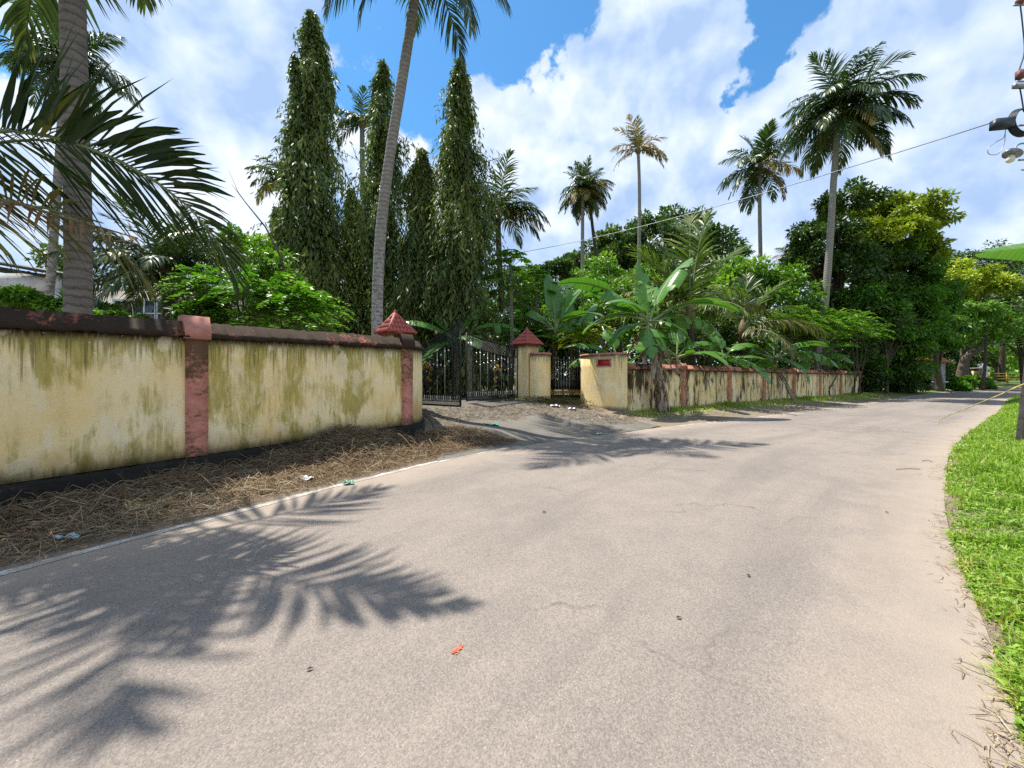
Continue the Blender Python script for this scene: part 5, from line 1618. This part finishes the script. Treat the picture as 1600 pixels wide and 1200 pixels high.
for (a, b_) in ((178, 200), (207, 241), (245, 266)):
    wx0, wx1, wz0, wz1 = X(a, 17.9), X(b_, 17.9), Z(520, 17.9), Z(470, 17.9)
    wn = obj('window', None, HS, ((wx0 + wx1) / 2 - ho[0], -.03, (wz0 + wz1) / 2 - ho[2]))
    hw, hh = (wx1 - wx0) / 2, (wz1 - wz0) / 2
    obj('pane', MB().box(-hw, hw, 0, .03, -hh, hh).mesh('pane', M['glass']), wn)
    fb = MB().box(-hw - .08, hw + .08, -.06, .028, hh, hh + .08).box(-hw - .08, hw + .08, -.06, .028, -hh - .08, -hh).box(-hw - .08, -hw, -.058, .028, -hh, hh).box(hw, hw + .08, -.058, .028, -hh, hh)
    fb.box(-.03, .03, -.05, -.002, -hh, hh).box(-hw, hw, -.046, -.003, hh * .18, hh * .18 + .05)
    obj('window_frame', fb.mesh('window_frame', M['house_white']), wn)

# ------------------------------------------------------------------ far end of the road: hut, shrine, fence, posts
M['hut'] = plain('hut_wall_grey', (0.33, 0.31, 0.30), .9, .2, 2)
M['orange_tile'] = plain('orange_tile', (0.42, 0.12, 0.05), .7, .25, 5)
M['pale_blue'] = plain('pale_blue_paint', (0.40, 0.56, 0.62), .7, .12, 4)
M['yellow_paint'] = plain('yellow_paint', (0.45, 0.36, 0.06), .7, .2, 4)
M['concrete'] = plain('concrete', (0.34, 0.32, 0.29), .9, .18, 5, bump=.4)
hx, hy = X(1462, 41.0), 41.0
hz_ = gz(hx, hy)
HT = thing('roadside_hut', 'small grey hut with orange tiled edge under the trees', 'hut', (hx, hy, hz_))
obj('wall', MB().box(-1.0, 1.0, 0, 2.0, -.2, 2.9).mesh('wall', M['hut']), HT)
rb = MB().add([(-1.3, -.4, 2.9), (1.3, -.4, 2.9), (1.3, 2.4, 2.9), (-1.3, 2.4, 2.9), (-1.3, 1.0, 3.75), (1.3, 1.0, 3.75)], [(0, 4, 3), (1, 2, 5)], [(0, 1, 5, 4), (2, 3, 4, 5), (3, 2, 1, 0)])
obj('roof', rb.mesh('roof', M['orange_tile']), HT)
obj('shutter', MB().box(-.75, .75, -.05, -.003, 1.0, 2.2).mesh('shutter', M['concrete']), HT)
obj('counter', MB().box(-.95, .95, -.35, -.004, .85, .95).mesh('counter', M['house_white']), HT)
sx_, sy_ = X(1535, 58), 58.0
SH = thing('roadside_shrine', 'little pale blue shrine box with gabled top at the bend', 'shrine', (sx_, sy_, gz(sx_, sy_)))
obj('body', MB().box(-.8, .8, 0, 1.4, -.3, 2.2).mesh('body', M['pale_blue']), SH)
obj('roof', MB().add([(-1.05, -.2, 2.2), (1.05, -.2, 2.2), (1.05, 1.6, 2.2), (-1.05, 1.6, 2.2), (0, -.2, 3.2), (0, 1.6, 3.2)], [(0, 1, 4), (2, 3, 5)], [(1, 2, 5, 4), (3, 0, 4, 5), (3, 2, 1, 0)]).mesh('roof', M['house_white']), SH)
obj('niche', MB().box(-.4, .4, -.03, -.004, .7, 1.7).mesh('niche', M['concrete']), SH)
px_, py_ = X(1526, 57), 57.0
PS = thing('gate_post', 'short cream post standing left of the pale blue shrine', 'post', (px_, py_, gz(px_, py_)))
obj('shaft', MB().box(-.35, .35, -.35, .35, -.3, 2.3).mesh('shaft', M['plaster_gate']), PS)
obj('cap', MB().box(-.45, .45, -.45, .45, 2.3, 2.45).mesh('cap', M['concrete']), PS)
FN = thing('yellow_railing', 'yellow post and rail fence beyond the road at the far right', 'fence', (X(1545, 66), 66.0, gz(X(1545, 66), 66)))
fx0, fx1 = 0.0, 16.0
for q in range(6):
    obj('post', MB().box(q * 3.1 - .1, q * 3.1 + .1, -.1, .1, -.3, 2.6 if q in (2, 4) else 1.7).mesh('post', M['yellow_paint']), FN)
for z in (.55, 1.0, 1.45):
    obj('rail', MB().box(-.1, 15.6, -.035, .035, z - .05, z + .05).mesh('rail', M['yellow_paint']), FN)
CP = thing('concrete_post', 'pale concrete utility post in front of the far trees', 'post', (X(1508, 53), 53.0, gz(X(1508, 53), 53)))
obj('shaft', MB().tube([(0, 0, -.3), (0, 0, 3), (.1, 0, 7.0)], [.24, .22, .18], 8).mesh('shaft', M['concrete']), CP)
for q in range(3):
    cz0 = Z(538 + q * 4, 53)
    pts = [(X(1508, 53), 53, cz0), (X(1555, 50), 50, Z(533 + q * 4, 50) - .1), (X(1640, 44), 44, Z(524 + q * 3, 44))]
    o = obj('overhead_cable', MB().tube(catmull(pts, 4), .028, 4).mesh('overhead_cable', M['concrete']), label='pale cable strung from the concrete post to the right, %s of three' % ('topmost', 'middle', 'lowest')[q], category='cable', group='cables at the far bend')

# ------------------------------------------------------------------ utility pole, fittings, wire
M['pole'] = plain('weathered_pole', (0.055, 0.05, 0.045), .85, .3, 5, bump=.4)
M['fit_dark'] = plain('dark_plastic', (0.018, 0.026, 0.035), .45, .15, 8)
M['fit_grey'] = plain('galvanised', (0.28, 0.30, 0.33), .5, .15, 8, .5)
M['bulb'] = plain('cream_bulb', (0.70, 0.66, 0.52), .25, .06, 8)
M['rust'] = plain('rusty_box', (0.16, 0.06, 0.05), .7, .2, 8)
PX, PY = X(1600, 9.0) , 9.0
pz = gz(PX, PY)
UP = thing('utility_pole', 'dark utility pole leaning out of the grass at the right edge', 'pole', (PX, PY, pz))
topx = .95
obj('shaft', MB().tube([(-.03, 0, -.5), (0, 0, 0), (topx * .25, 0, 2.2), (topx * .6, 0, 5.5), (topx, 0, 9.6)], [.13, .125, .115, .10, .085], 10).mesh('shaft', M['pole'], True), UP)
rp = np.array([PX, PY, pz])
def up_(px, py, Y=9.0): return np.array(Cn(px, py, Y)) - rp
ax_ = lambda z: np.array([np.interp(z, [0, 2.2, 5.5, 9.6], [0, topx * .25, topx * .6, topx]), 0, z])
for (py, px) in ((128, 1588), (8, 1584), (196, 1592), (250, 1592)):
    e = up_(px, py)
    obj('bracket', MB().tube([e, ax_(e[2] + .05)], .022, 6).mesh('bracket', M['fit_grey']), UP)
obj('crossarm', MB().box(*(lambda e: (e[0], e[0] + 1.1, -.04, .04, e[2] - .05, e[2] + .05))(up_(1584, 134))).mesh('crossarm', M['fit_grey']), UP)
obj('insulator', MB().tube([up_(1594, -6), up_(1594, 0), up_(1594, 4), up_(1594, 8)], [.03, .08, .09, .03], 10).mesh('insulator', M['rust']), UP)
obj('drop_cable', MB().tube(catmull([up_(1594, 5), up_(1598, 40), up_(1601, 80), up_(1594, 105), up_(1591, 120), up_(1596, 150), up_(1600, 175)], 4), .014, 5).mesh('drop_cable', M['fit_dark']), UP)
obj('fuse_box', MB().box(*(lambda e: (e[0] - .06, e[0] + .06, -.06, .05, e[2] - .09, e[2] + .09))(up_(1594, 117))).mesh('fuse_box', M['rust']), UP)
e = up_(1565, 194)
obj('junction_box', MB().add([(e[0] - .21, -.07, e[2] - .12), (e[0] + .22, -.07, e[2] - .08), (e[0] + .22, .07, e[2] - .08), (e[0] - .21, .07, e[2] - .12), (e[0] - .19, -.07, e[2] + .09), (e[0] + .24, -.07, e[2] + .13), (e[0] + .24, .07, e[2] + .13), (e[0] - .19, .07, e[2] + .09)], None,
    [(0, 3, 2, 1), (4, 5, 6, 7), (0, 1, 5, 4), (1, 2, 6, 5), (2, 3, 7, 6), (3, 0, 4, 7)]).mesh('junction_box', M['fit_dark']), UP)
cb = MB()
c_ = up_(1598, 190)
for q in range(5):
    th = np.linspace(0, 2 * math.pi, 34)
    rr = .25 + .012 * q
    cb.tube([(c_[0] + rr * math.cos(a) * .95, -.05 + .025 * q, c_[2] + rr * math.sin(a) * 1.05) for a in th], .016, 5, cap=False)
obj('cable_coil', cb.mesh('cable_coil', M['fit_dark']), UP)
obj('loop_wire', MB().tube(catmull([up_(1572, 200), up_(1568, 215), up_(1556, 222), up_(1544, 232), up_(1546, 241), up_(1560, 240), up_(1569, 225), up_(1571, 205)], 5), .009, 4).mesh('loop_wire', M['fit_grey']), UP)
e = up_(1582, 242)
lp = obj('street_lamp', None, UP, tuple(e))
obj('lamp_shade', MB().tube([(.035, 0, .09), (.02, 0, .05), (.0, 0, .03), (-.01, 0, .0)], [.02, .045, .17, .155], 14).mesh('lamp_shade', M['fit_grey'], True), lp)
obj('bulb', MB().tube([(-.01, 0, .0), (-.035, 0, -.07), (-.06, 0, -.13), (-.085, 0, -.18)], [.045, .07, .075, .02], 10).mesh('bulb', M['bulb'], True), lp)
obj('lamp_arm', MB().tube(catmull([(.035, 0, .09), (.09, 0, .20), (.22, 0, .26), (.45, 0, .24)], 4), .018, 6).mesh('lamp_arm', M['fit_grey']), lp)
S_, E_ = np.array(Cn(1574, 184, 9.0)), np.array(Cn(742, 404, 26.0))
pts = [S_ + (E_ - S_) * t - np.array([0, 0, .5 * 4 * t * (1 - t)]) for t in np.linspace(0, 1, 24)]
obj('overhead_wire', MB().tube(np.array(pts) - S_, .013, 4).mesh('overhead_wire', M['fit_grey']), None, tuple(S_), label='single thin overhead wire crossing the sky from the right-hand pole', category='wire')

# thin yellow cane that leans out over the road
M['cane'] = plain('yellow_cane', (0.42, 0.32, 0.08), .6, .2, 8)
cb0 = np.array([PX + .35, PY - .3, gz(PX + .35, PY - .3)])
pts = [cb0, np.array(Cn(1610, 598, 8.9)), np.array(Cn(1560, 618, 9.1)), np.array(Cn(1515, 636, 9.4)), np.array(Cn(1480, 650, 9.6)), np.array(Cn(1467, 657, 9.7))]
pts = [np.array((PX + .4, PY - .2, cb0[2] - .1)), np.array((PX + .42, PY - .15, 1.2))] + pts[1:]
CNE = thing('bent_cane', 'thin yellow cane bending out over the road from beside the pole', 'cane', tuple(cb0))
obj('cane', MB().tube(catmull(np.array(pts) - cb0, 5), np.linspace(.022, .006, 31), 5).mesh('cane', M['cane']), CNE)
tip = pts[-1] - cb0
obj('twigs', MB().tube([tip, tip + (.02, 0, -.10)], [.006, .002], 4).tube([tip + (.06, 0, .02), tip + (.10, 0, -.07)], [.005, .002], 4).mesh('twigs', M['cane']), CNE)

# ------------------------------------------------------------------ grass on the right verge
def blades(P, h, wd, r, lean=.5, seg=2, tone=None):
    n = len(P)
    a = r.uniform(0, 2 * math.pi, n)
    d_ = np.column_stack([np.cos(a), np.sin(a), np.zeros(n)])
    s_ = np.column_stack([-np.sin(a), np.cos(a), np.zeros(n)])
    ln = np.abs(r.normal(0, lean, n))[:, None]
    up = np.array([0, 0, 1.0])
    m1 = P + up * (h * .55)[:, None] + d_ * ln * (h * .35)[:, None]
    m2 = P + up * (h * (1 - .28 * ln[:, 0].clip(0, 1.6)))[:, None] + d_ * ln * (h * 1.0)[:, None]
    w_ = wd[:, None]
    V = np.stack([P - s_ * w_ * .4, P + s_ * w_ * .4, m1 - s_ * w_ * .5, m1 + s_ * w_ * .5, m2], 1).reshape(-1, 3)
    b = np.arange(n)[:, None] * 5
    return V, b + np.array([[2, 3, 4]]), b + np.array([[0, 1, 3, 2]]), np.repeat(tone if tone is not None else np.clip(r.normal(.5, .2, n), 0, 1), 5)


r = rng(900)
n = 150000
# sample denser near the camera
yy = 1.2 + (34 - 1.2) * r.random(n) ** 2.3
wv = r.random(n) ** 1.5 * (2.2 + yy * .35)
xr_ = np.interp(yy, RE[:, 1], RE[:, 0])
P2 = np.column_stack([xr_ + .0 + wv, yy])
dr_s = sdist(P2, RE, -1.0)
edge = .0 + .14 * vnoise(P2, 3.0, 21) + .08 * vnoise(P2, 9.0, 22) + .05 * r.normal(0, 1, len(P2))
keep = dr_s > edge
P2, dr_s = P2[keep], dr_s[keep]
zz = ground_z(P2)
n = len(P2)
big = vnoise(P2, 1.8, 31) + .6 * vnoise(P2, 5.5, 32)
cell = np.floor(P2 / (.16 + .012 * P2[:, 1:2])).astype(int)
hsh = np.abs(np.sin(cell[:, 0] * 12.9898 + cell[:, 1] * 78.233) * 43758.5453) % 1.0
h = (.05 + .08 * r.random(n)) * (1 + .35 * big).clip(.3) * (.55 + 1.1 * hsh ** 2) * np.clip(.5 + dr_s * 1.6, .5, 1.25) * (1 + P2[:, 1] * .012)
wd_ = (.004 + .007 * r.random(n)) * (1 + P2[:, 1] * .10)
tone = np.clip(.42 + .10 * big + .28 * (hsh - .5) + r.normal(0, .17, n) + .42 * (r.random(n) < np.clip(.42 - dr_s * 1.6, .03, .5)), 0, 1)
mb = MB()
V, T, Q, A = blades(np.column_stack([P2, zz - .01]), h, wd_, r, .75, tone=tone)
mb.add(V, T, Q, A)
k_ = r.choice(n, 24000, False)
pos = np.column_stack([P2[k_], zz[k_] + h[k_] * r.uniform(.3, 1.0, len(k_))])
a = r.uniform(0, 6.28, len(k_))
ls = r.uniform(.018, .048, len(k_)) * (1 + P2[k_, 1] * .07)
mb.leaves(pos, np.column_stack([np.cos(a), np.sin(a), r.normal(.05, .3, len(k_))]), np.array([0, 0, 1.0]) + r.normal(0, .35, (len(k_), 3)), ls, ls * .5, np.clip(r.normal(.45, .2, len(k_)), 0, .85))
obj('verge_grass', mb.mesh('verge_grass', M['grass']), kind='stuff', label='bright green grass and weeds on the right verge', category='grass')

# dry runners and bits of straw that spill from the verge onto the road
n = 1500
yy = 1.3 + 16 * r.random(n) ** 1.8
P2 = np.column_stack([np.interp(yy, RE[:, 1], RE[:, 0]) + r.normal(.02, .10, n) + .12 * vnoise(np.column_stack([yy, yy * 0]), 2.6, 6), yy])
def straw_early(n, P, r, ln, wd):
    a = r.uniform(0, 2 * math.pi, n)
    d_ = np.column_stack([np.cos(a), np.sin(a), r.normal(.08, .12, n)])
    s_ = np.column_stack([-np.sin(a), np.cos(a), np.zeros(n)])
    L = (ln * r.uniform(.4, 1.5, n))[:, None]
    w_ = (wd * r.uniform(.6, 1.4, n))[:, None]
    m_ = P + d_ * L * .5 + s_ * L * r.normal(0, .12, (n, 1)) + np.array([0, 0, .006])
    e_ = P + d_ * L
    V = np.stack([P - s_ * w_, P + s_ * w_, m_ - s_ * w_, m_ + s_ * w_, e_], 1).reshape(-1, 3)
    b = np.arange(n)[:, None] * 5
    return V, b + np.array([[2, 3, 4]]), b + np.array([[0, 1, 3, 2]])
V, T, Q = straw_early(n, np.column_stack([P2, np.maximum(ground_z(P2), .012) + .004]), r, .09, .0022)
obj('verge_runners', MB().add(V, T, Q, np.repeat(np.clip(r.normal(.6, .25, n), 0, 1), 5)).mesh('verge_runners', M['straw']), kind='stuff', label='dry runners and straw bits along the edge of the right verge', category='dry grass')

# grass and dry litter along the right wall and round the gate
mb = MB()
n = 9000
s = r.uniform(-.5, LR + 1.5, n)
wv = .18 + np.abs(r.normal(0, .55, n))
nR = np.array([dR[1], -dR[0]])
P2 = q0 + dR * s[:, None] + nR * wv[:, None]
d_ = sdist(P2, LE, 1.0)
green = (vnoise(np.column_stack([s, s * 0]), .9, 9) > .30) & (r.random(n) < .8)
kp = (d_ > .12)
P2, s, green, wv = P2[kp], s[kp], green[kp], wv[kp]
zz = ground_z(P2)
n = len(P2)
h = r.uniform(.05, .20, n) * np.where(green, 1.25, .75)
tone = np.where(green, np.clip(r.normal(.45, .2, n), 0, .95), np.clip(r.normal(.97, .05, n), 0, 1))
V, T, Q, A = blades(np.column_stack([P2, zz]), h, np.full(n, .022), r, .9, tone=tone)
mb.add(V, T, Q, A)
obj('wall_foot_grass', mb.mesh('wall_foot_grass', M['grass']), kind='stuff', label='thin green and dry grass along the foot of the right wall', category='grass')


def straw(n, P, r, ln, wd, zofs, curl=.35, flat=.35):
    a = r.uniform(0, 2 * math.pi, n)
    el = r.normal(0, flat, n)
    d_ = np.column_stack([np.cos(a) * np.cos(el), np.sin(a) * np.cos(el), np.sin(el)])
    s_ = np.column_stack([-np.sin(a), np.cos(a), r.normal(0, .3, n)])
    L = ln * r.uniform(.4, 1.4, n)
    c = r.normal(0, curl, n)
    p0_ = P - d_ * (L * .5)[:, None]
    pm = P + s_ * (c * L * .25)[:, None] + np.array([0, 0, 1]) * (np.abs(c) * L * .22)[:, None]
    p1_ = P + d_ * (L * .5)[:, None]
    w_ = (wd * r.uniform(.6, 1.3, n))[:, None]
    wv_ = np.cross(d_, (0, 0, 1.0)) * .7 + np.array([0, 0, .5]) * r.choice([-1, 1], (n, 1))
    V = np.stack([p0_ - wv_ * w_ * .3, p0_ + wv_ * w_ * .3, pm - wv_ * w_ * .5, pm + wv_ * w_ * .5, p1_ - wv_ * w_ * .2, p1_ + wv_ * w_ * .2], 1).reshape(-1, 3)
    b = np.arange(n)[:, None] * 6
    return V, np.concatenate([b + np.array([[0, 1, 3, 2]]), b + np.array([[2, 3, 5, 4]])])


# heap of cut dry grass between the left wall and the road
Ltot = 2 * np.linalg.norm(p2 - p1)
def heap_h(s, w):
    prof = np.clip(1 - np.abs((w - .34) / 1.15), 0, 1) ** 1.3
    along = .07 + .42 * np.exp(-((s - 6.1) / 1.15) ** 2) + .05 * np.sin(s * 2.1) + .04 * np.sin(s * 5.3 + 1) + .03 * np.exp(-((s - 8.8) / .5) ** 2)
    fade = np.clip((9.3 - s) / 1.2, 0, 1)
    return np.maximum(prof * along * fade, 0.01)
gs, gw = np.meshgrid(np.linspace(-.2, 9.6, 110), np.linspace(.19, 1.75, 26))
S1, W1_ = gs.ravel(), gw.ravel()
P2 = p0 + dW * S1[:, None] + nW * W1_[:, None]
dl = sdist(P2, LE, 1.0)
hh = heap_h(S1, W1_) * np.clip(dl * 2.5, 0, 1)
r = rng(501)
zz = ground_z(P2) + hh * .8 + r.normal(0, .012, len(hh)) - .01
i = np.arange(25)[:, None] * 110 + np.arange(109)[None]
Q = np.stack([i, i + 1, i + 111, i + 110], -1).reshape(-1, 4)
mb = MB().add(np.column_stack([P2, zz]), None, Q, .12)
n = 34000
s = r.uniform(-.2, 9.5, n)
w_ = .2 + 1.9 * r.random(n) ** 1.25
P2 = p0 + dW * s[:, None] + nW * w_[:, None]
dl = sdist(P2, LE, 1.0)
kp = dl > .06 + .10 * vnoise(P2, 2.4, 5) + .05 * r.random(n)
kp &= r.random(n) < np.clip(.25 + dl * 1.2, 0, 1)
P2, s, w_, dl = P2[kp], s[kp], w_[kp], dl[kp]
n = len(s)
hh = heap_h(s, w_) * np.clip(dl * 2.5, 0, 1)
zz = ground_z(P2) + hh * r.uniform(.75, 1.12, n) + .012
V, Q = straw(n, np.column_stack([P2, zz]), r, .34, .0075, 0, .6, .22)
tone = np.clip(r.normal(.45, .20, n) + .12 * vnoise(P2, 1.6, 8), 0, 1)
mb.add(V, None, Q, np.repeat(tone, 6))
obj('dry_grass_heap', mb.mesh('dry_grass_heap', M['straw']), kind='stuff', label='brown heap of cut dry grass along the stained wall', category='dry grass')
# long straggling stems on the heap
mb = MB()
for q in range(70):
    s0, w0 = r.uniform(.3, 8.4), r.uniform(.3, 1.0)
    P_ = p0 + dW * s0 + nW * w0
    a = r.uniform(0, 6.28)
    L = r.uniform(.4, .9)
    z0 = gz(*P_) + float(heap_h(np.array([s0]), np.array([w0]))[0])
    d_ = np.array([math.cos(a), math.sin(a)])
    e_ = P_ + d_ * L
    mb.tube(catmull([(*P_, z0), (*(P_ + d_ * L * .5), z0 + r.uniform(.05, .22)), (*e_, max(gz(*e_), 0) + r.uniform(.02, .12))], 4), .0045, 3, float(r.uniform(.4, .95)), cap=False)
obj('dry_stems', mb.mesh('dry_stems', M['straw']), kind='stuff', label='long pale dry stems straggling over the grass heap', category='dry grass')

# scattered dry litter round the gate mouth and on the driveway
n = 5200
t1, t2 = r.random(n), r.random(n)
A_, B_ = np.array([-2.0, 9.4]), np.array([4.4, 13.4])
P2 = A_ + (B_ - A_) * t1[:, None] + np.array([-.62, .78]) * (t2 * 3.6 - .6)[:, None]
dl = sdist(P2, LE, 1.0)
kp = (dl > .05) & ((vnoise(P2, 1.5, 77) > .1) | (dl > 2.6))
P2 = P2[kp]
n = len(P2)
V, Q = straw(n, np.column_stack([P2, ground_z(P2) + .04]), r, .16, .014, 0, .5, .15)
obj('driveway_litter', MB().add(V, None, Q, np.repeat(np.clip(r.normal(.5, .28, n), 0, 1), 6)).mesh('driveway_litter', M['straw']), kind='stuff', label='scattered dry leaves and straw across the gate mouth', category='leaf litter')
# low weeds at the foot of the curved stub and small gate
mb = MB()
n = 1500
P2 = np.column_stack([r.normal(1.6, .75, n), r.normal(15.35, .22, n)])
zz = ground_z(P2)
mb.leaves(np.column_stack([P2, zz + r.uniform(.02, .22, n)]), r.normal(0, 1, (n, 3)) + np.array([0, 0, .5]), r.normal(0, .6, (n, 3)) + np.array([0, 0, 1.0]), .07, .032, np.clip(r.normal(.5, .25, n), 0, 1))
obj('weeds', mb.mesh('weeds', M['palm_olive']), kind='stuff', label='dull weeds at the foot of the small iron gate', category='weeds')

# ------------------------------------------------------------------ litter, one object each
M['paper_white'] = plain('white_paper', (0.66, 0.68, 0.72), .7, .08, 20)
M['paper_blue'] = plain('pale_blue_wrapper', (0.42, 0.60, 0.68), .5, .12, 15)
M['plastic_green'] = plain('green_plastic', (0.03, 0.27, 0.16), .4, .2, 15)
M['plastic_lime'] = plain('lime_wrapper', (0.42, 0.47, 0.10), .4, .2, 15)


def scrap(name, label, cat, px, py, sx, sy, m, seed, lift=.02, rot=0.0):
    Y = F * HC / (py - HZ)
    x = X(px, Y)
    # follow the sloping ground: step along the view ray until it meets the ground or the heap
    for q in range(400):
        Yq = 1.5 + q * .05
        xq = X(px, Yq)
        rel_ = np.array([xq, Yq]) - p0
        s_, w_ = float(rel_ @ dW), float(rel_ @ nW)
        hh_ = float(heap_h(np.array([s_]), np.array([w_]))[0]) if (0 < s_ < 9.3 and .2 < w_ < 1.7) else 0.0
        if Z(py, Yq) <= max(gz(xq, Yq), .01) + hh_ * .9:
            x, Y = xq, Yq
            zg = max(gz(xq, Yq), .01) + hh_ * .9
            break
    else:
        zg = .01
    r = rng(seed)
    nx_, ny_ = 9, 7
    gx_, gy_ = np.meshgrid(np.linspace(-1, 1, nx_), np.linspace(-1, 1, ny_))
    P = np.column_stack([gx_.ravel() * sx / 2 * (1 + .18 * np.sin(gy_.ravel() * 3 + seed)), gy_.ravel() * sy / 2 * (1 + .2 * np.sin(gx_.ravel() * 4 + seed)), np.zeros(nx_ * ny_)])
    P[:, 2] = lift * .5 + lift * (np.abs(np.sin(gx_.ravel() * 3.1 + seed)) + .6 * np.sin(gy_.ravel() * 4.3 + gx_.ravel() * 2)) * .8 + r.uniform(0, lift * .5, len(P))
    P[:, 2] += .006 - P[:, 2].min()
    i = np.arange(ny_ - 1)[:, None] * nx_ + np.arange(nx_ - 1)[None]
    Q = np.stack([i, i + 1, i + nx_ + 1, i + nx_], -1).reshape(-1, 4)
    obj(name, np_mesh(name, P, [Q], m), None, (x, Y, zg), rot, label=label, category=cat)


scrap('paper_scrap', 'pale blue folded paper by the white edge line, nearest the camera', 'litter', 105, 848, .20, .11, M['paper_blue'], 1, .035, .5)
scrap('paper_scrap', 'crumpled white paper lying on the dry grass heap', 'litter', 476, 752, .24, .16, M['paper_white'], 2, .04, -.3)
scrap('plastic_wrapper', 'green plastic wrapper at the road edge beside the grass heap', 'litter', 545, 757, .14, .08, M['plastic_green'], 3, .03, .2)
scrap('plastic_wrapper', 'dark green plastic wrapper half buried in the dry grass heap', 'litter', 297, 777, .14, .07, M['plastic_green'], 4, .03, .1)
scrap('plastic_wrapper', 'bright green plastic scrap on the driveway before the gate', 'litter', 773, 666, .22, .22, M['plastic_green'], 5, .04, .1)
scrap('plastic_wrapper', 'lime yellow wrapper on the driveway beside the green scrap', 'litter', 759, 664, .18, .2, M['plastic_lime'], 6, .03, .3)
scrap('paper_scrap', 'white scrap on the verge below the small gate, left one', 'litter', 868, 637, .30, .3, M['paper_white'], 7, .06, .3)
scrap('paper_scrap', 'white scrap on the verge below the small gate, right one', 'litter', 893, 641, .30, .3, M['paper_white'], 8, .05, .9)
scrap('paper_scrap', 'small white scrap on the road at the driveway mouth', 'litter', 936, 679, .16, .12, M['paper_white'], 9, .02, .4)
scrap('paper_scrap', 'tiny white scrap near the edge of the right verge grass', 'litter', 1508, 699, .16, .14, M['paper_white'], 10, .03, .4)

# red-orange stain on the road
M['stain'] = plain('red_orange_stain', (0.62, 0.12, 0.04), .7, .35, 40)
cx_, cy_ = X(715, F * HC / (1021 - HZ)), F * HC / (1021 - HZ)
SP = thing('paint_splash', 'small red-orange splash mark on the open road', 'stain', (cx_, cy_, .0145))
r = rng(66)
for q in range(34):
    cq = [(.008, .026), (-.012, .0), (.018, .032), (-.016, -.014)][q % 4]
    dx, dy = cq[0] + r.normal(0, .009), cq[1] + r.normal(0, .010)
    sz = r.uniform(.002, .0075)
    a = np.linspace(0, 2 * math.pi, 9)[:-1]
    rad = sz * (1 + .3 * np.sin(a * 3 + q) + r.normal(0, .2, 8))
    V = np.column_stack([dx + rad * np.cos(a) * 1.15, dy + rad * np.sin(a) * .85, np.full(8, .00012 * q)])
    V = np.vstack([V, [dx, dy, .00012 * q + .001]])
    obj('spot', MB().add(V, [(8, j, (j + 1) % 8) for j in range(8)]).mesh('spot', M['stain']), SP)
# fallen bits on the road
M['dead_leaf'] = plain('dead_leaf', (0.045, 0.035, 0.028), .8, .3, 30)
for (lab, px, py, sz, an) in (('dark dead leaf lying alone mid-road at right, farther one', 1171, 905, .05, 1.3), ('dark dead leaf lying alone mid-road, nearer one', 1056, 970, .045, .2), ('dark speck of leaf on the road inside the palm shadow edge', 478, 1052, .04, .4), ('dark leaf scrap on the road near the driveway mouth', 847, 803, .06, .2), ('dark leaf scrap near the right grass edge', 1383, 803, .05, .1)):
    Y = F * HC / (py - HZ)
    mb = MB().leaves(np.array([[0, 0, .006]]), np.array([[1.0, 0, .12]]), np.array([[0, 0, 1.0]]), sz, sz * .5, .5)
    obj('dead_leaf', mb.mesh('dead_leaf', M['dead_leaf']), None, (X(px, Y), Y, .012), an, label=lab, category='leaf')
Y = F * HC / (735 - HZ)
obj('twig', MB().tube([(X(1400, Y) - X(1420, Y), 0, 0), (0, .01, .012), (X(1438, Y) - X(1420, Y), 0, .004)], .005, 5).mesh('twig', M['stalk_old']), None, (X(1420, Y), Y, .018), label='straight brown twig lying on the road towards the right', category='twig')
Y = F * HC / (723 - HZ)
obj('twig', MB().tube(catmull([(-.05, .06, 0), (.02, .03, .02), (.05, -.03, .004)], 4), .006, 5).mesh('twig', M['stalk_old']), None, (X(1450, Y), Y, .018), label='short hooked twig near the right grass edge', category='twig')
